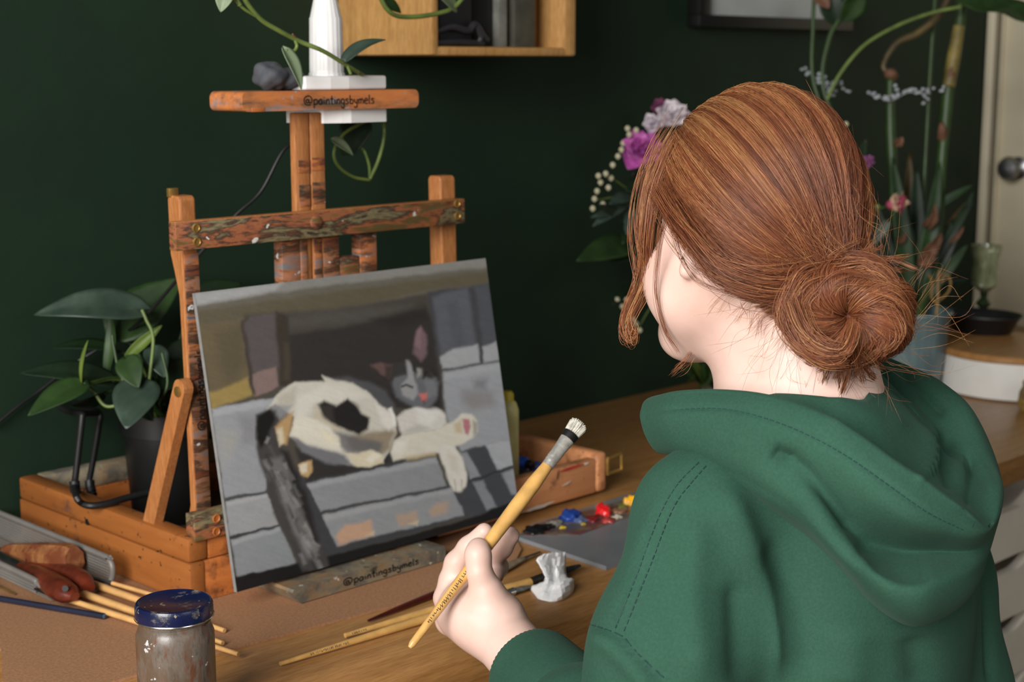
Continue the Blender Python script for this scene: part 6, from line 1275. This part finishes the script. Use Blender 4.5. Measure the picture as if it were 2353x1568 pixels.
for i in range(40):                                            # untidy strands crossing the bun
    a0 = rs.random()*6.28; a1 = a0+1.2+rs.random()*1.6; r0, r1 = .046+.008*rs.random(), .012+.03*rs.random(); q0 = BUN+be1*math.cos(a0)*r0*1.1+be2*math.sin(a0)*r0*.86+bax_*.008; q1 = BUN+be1*math.cos((a0+a1)/2)*(r0+r1)*.52+be2*math.sin((a0+a1)/2)*(r0+r1)*.42+bax_*.026; q2 = BUN+be1*math.cos(a1)*r1+be2*math.sin(a1)*r1*.8+bax_*.021
    lock('bun_wisp', [q0, q1, q2], 10, .0012, .00016, ends=(1.3, .7), bias=.5)
for (a, b_, c) in (((1955, 800), (1935, 850), (1915, 872)), ((1968, 800), (1975, 850), (1985, 880)), ((1940, 805), (1925, 845), (1930, 890)), ((1985, 805), (2010, 835), (2032, 850)), ((1900, 800), (1865, 818), (1838, 806))):
    lock('hair_wisp', [D(*a, 1.25), D(*b_, 1.268), D(*c, 1.285)], 18, .0020, .0002, ends=(1.3, .5))
# tufts at the knot
for i in range(26):
    a = rs.random()*6.28; c = D(1960+rs.normal()*45, 600+rs.normal()*14, 1.29); e = c+RIGHT*(.006+.022*rs.random())+UPV*(rs.normal()*.010)+(-FWD)*rs.normal()*.008
    lock('hair_wisp', [D(1920, 612, 1.29), c, e], 14, .0014, .00018, ends=(1.2, .8))
# loose locks beside the face
dF = 1.40
lock('face_lock', [D(1545, 300, 1.385), D(1500, 372, 1.388), D(1474, 455, 1.392), D(1466, 540, 1.395), D(1476, 620, 1.395), D(1468, 665, 1.395), D(1446, 712, 1.39), D(1434, 752, 1.385), D(1440, 778, 1.382), D(1452, 780, 1.382), D(1458, 762, 1.384), D(1450, 746, 1.388)], 64, .0024, .00020, ends=(2.8, .45), bias=.6)
lock('face_lock', [D(1540, 330, 1.37), D(1505, 420, 1.368), D(1490, 520, 1.37), D(1484, 600, 1.385), D(1474, 650, 1.395)], 80, .0026, .00022, ends=(2.2, .8), bias=.6)
lock('face_lock', [D(1555, 440, 1.34), D(1525, 520, 1.335), D(1512, 600, 1.345), D(1508, 680, 1.36), D(1528, 760, 1.375), D(1560, 812, 1.385)], 14, .0018, .00018, bias=.3)
lock('face_lock', [D(1545, 520, 1.325), D(1560, 580, 1.318), D(1595, 640, 1.312), D(1650, 668, 1.305), D(1720, 680, 1.30)], 10, .0016, .00016, bias=0)
lock('face_lock', [D(1590, 812, 1.40), D(1575, 835, 1.40), D(1550, 858, 1.40)], 16, .0030, .00015)
# baby hair at the nape
for i in range(34):
    x = 1650+rs.random()*230; y0 = 650+(x-1650)*.55+rs.random()*30; d0 = 1.315-.0001*(x-1650)
    lock('nape_hair', [D(x+60, y0-25, d0-.004), D(x, y0, d0-.002), D(x-20+rs.normal()*12, y0+28+rs.random()*25, d0+.0)], 3, .0012, .00010, bias=.8)
# hair swept up from the nape and over the ear, laid on the skin surface
bvs = [BVHTree.FromPolygons([tuple(v) for v in Vh], [tuple(map(int, f)) for f in Fh]), BVHTree.FromPolygons([tuple(v) for v in Vc], [tuple(map(int, f)) for f in Fc_])]
def surf(x, y):
    o = Vector(CAM); dr = Vector(ray(x, y)); dr.normalize(); bd = 9
    for bv in bvs:
        h = bv.ray_cast(o, dr)
        if h[0] is not None: bd = min(bd, h[3])
    return bd
BND = spline([(1592, 606), (1640, 648), (1700, 684), (1760, 724), (1802, 766), (1836, 806)], 200); nap = []
for i in range(2600):
    b0_ = BND[min(199, int(rs.random()**.9*200))]; up_ = rs.random()**1.3*95; x0_, y0_ = b0_[0]+up_*.45+rs.normal()*4, b0_[1]-up_*.9+rs.normal()*4; x1_, y1_ = 1880+rs.normal()*16, 650+rs.normal()*14+(y0_-640)*.12
    ux = np.linspace(0, 1, 11); xs = x0_+(x1_-x0_)*ux; ys = y0_+(y1_-y0_)*ux+24*np.sin(np.pi*ux)*(1 if y0_ < 690 else .2); dp = np.array([surf(a, b) for a, b in zip(xs, ys)]); dp = np.convolve(np.pad(dp, 2, 'edge'), np.ones(5)/5, 'valid')-(.0015+rs.random()*.0045)*np.clip(ux*5+.2, 0, 1)
    nap.append([CAM+np.array(Vector(ray(a, b)).normalized())*d_ for a, b, d_ in zip(xs, ys, dp)])
strand_mesh('nape_strands', np.array(nap), .00015+rs.random(len(nap))*.00016, hcols(len(nap), -.25), hair)['kind'] = 'stuff'
lock('side_lock', [D(1522, 440, 1.352), D(1558, 500, 1.328), D(1602, 556, 1.308), D(1660, 618, 1.294), D(1760, 650, 1.285), D(1880, 640, 1.288)], 420, .0055, .00021, ends=(1.0, 1.3), bias=-.1)
# flyaways round the outline
fly = []
for i in range(240):
    a = rs.random()*6.28; k_ = rs.integers(0, len(W)); p0 = W[k_][rs.integers(3, 10)]; nrm = (p0-HCc); nrm /= np.linalg.norm(nrm); tg = W[k_][10]-W[k_][4]; tg /= np.linalg.norm(tg); L = .02+.03*rs.random()
    fly.append(spline([p0-tg*L*.5-nrm*.002, p0+nrm*(.002+.004*rs.random()), p0+tg*L*.6+nrm*(.004+.008*rs.random())+rs.normal(size=3)*.004, p0+tg*L*1.1+nrm*(.003+.010*rs.random())+rs.normal(size=3)*.008], Pn))
for i in range(130):
    th = rs.random()*6.28; p0 = BUN+be1*math.cos(th)*.058+be2*math.sin(th)*.045; o_ = be1*math.cos(th+.9)+be2*math.sin(th+.9); L = .012+.03*rs.random(); fly.append(spline([p0-o_*L*.5, p0+rs.normal(size=3)*.003, p0+o_*L*.6+(p0-BUN)*.15+rs.normal(size=3)*.006, p0+o_*L+(p0-BUN)*.3+rs.normal(size=3)*.012], Pn))
strand_mesh('flyaway_hairs', np.array(fly), np.full(len(fly), .00010), hcols(len(fly), .8), hair)['kind'] = 'stuff'
# earring
er_ = thing_part = MB().lathe([(.0002, -.0015), (.0013, -.0009), (.0018, 0), (.0013, .0009), (.0002, .0015)], (0, 0, 0), 12)
bvb = BVHTree.FromPolygons([tuple(v) for v in Vh], [tuple(map(int, f)) for f in Fh]); hit = bvb.ray_cast(Vector(CAM), Vector(ray(1569, 595)).normalized())
ep = np.array(hit[0])-ray(1569, 595)*.0008 if hit[0] is not None else D(1569, 595, 1.31)
er_.v = [tuple(np.array(v)+ep) for v in er_.v]; er_.build('earring', MT['chrome'], pe, label='tiny silver ball stud')
# ---- the brush in the hand
MT['ferr'] = plain('bright nickel ferrule', (190, 188, 180), .3, .15, 120, metal=.55)
bh = thing('paintbrush', tuple(BE), 'large wooden brush held in the hand, pale bristles up', 'brush')
pj = lambda px, d: px/2*d/FPX
def bpnt(t): return BE+(BT-BE)*t
ts = [0, .004, .03, .2, .45, .62, .72, .80]; rsd = [4.5, 8, 8.8, 11, 15.5, 18, 18, 14]
MB().tube(np.array([bpnt(t) for t in np.linspace(0, .8, 60)]), [float(pj(2*np.interp(t, ts, rsd), 1.49)) for t in np.linspace(0, .8, 60)], 20).build('handle', MT['handle'], bh)
MB().tube([bpnt(.795), bpnt(.82), bpnt(.825), bpnt(.83), bpnt(.835), bpnt(.88), bpnt(.94)], [pj(2*q_, 1.53) for q_ in (14, 14.2, 15.4, 14.2, 15.2, 15.6, 19)], 20, flat=.8, flatdir=FWD).build('ferrule', MT['ferr'], bh)
MB().tube([bpnt(.925), bpnt(.945), bpnt(.952)], [pj(2*q_, 1.54) for q_ in (18.6, 20, 20)], 20, flat=.8, flatdir=FWD).build('paint_band', MT['black'], bh)
mb = MB()
for i in range(260):
    a = rs.random()*6.28; r_b = math.sqrt(rs.random()); o1 = np.cross(bax, FWD); o1 /= np.linalg.norm(o1); o2 = np.cross(bax, o1); c = bpnt(.945)+(o1*math.cos(a)*pj(36, 1.54)+o2*math.sin(a)*pj(24, 1.54))*r_b
    e = c+bax*(BL_*(.055+.012*rs.random()-.012*r_b*r_b))+(o1*math.cos(a)*pj(10, 1.54)+o2*math.sin(a)*pj(6, 1.54))*r_b; mb.tube([c, (c+e)/2, e], [.0007, .0007, .0004], 4)
tag(mb.build('bristles', plain('pale bristles', (196, 192, 180), .7, .15, 200), bh), kind='stuff')
prints(bh, bpnt(.0), bpnt(.8), .13, .40, lambda t: float(pj(2*np.interp(t*.8, ts, rsd), 1.49)), seed=8)
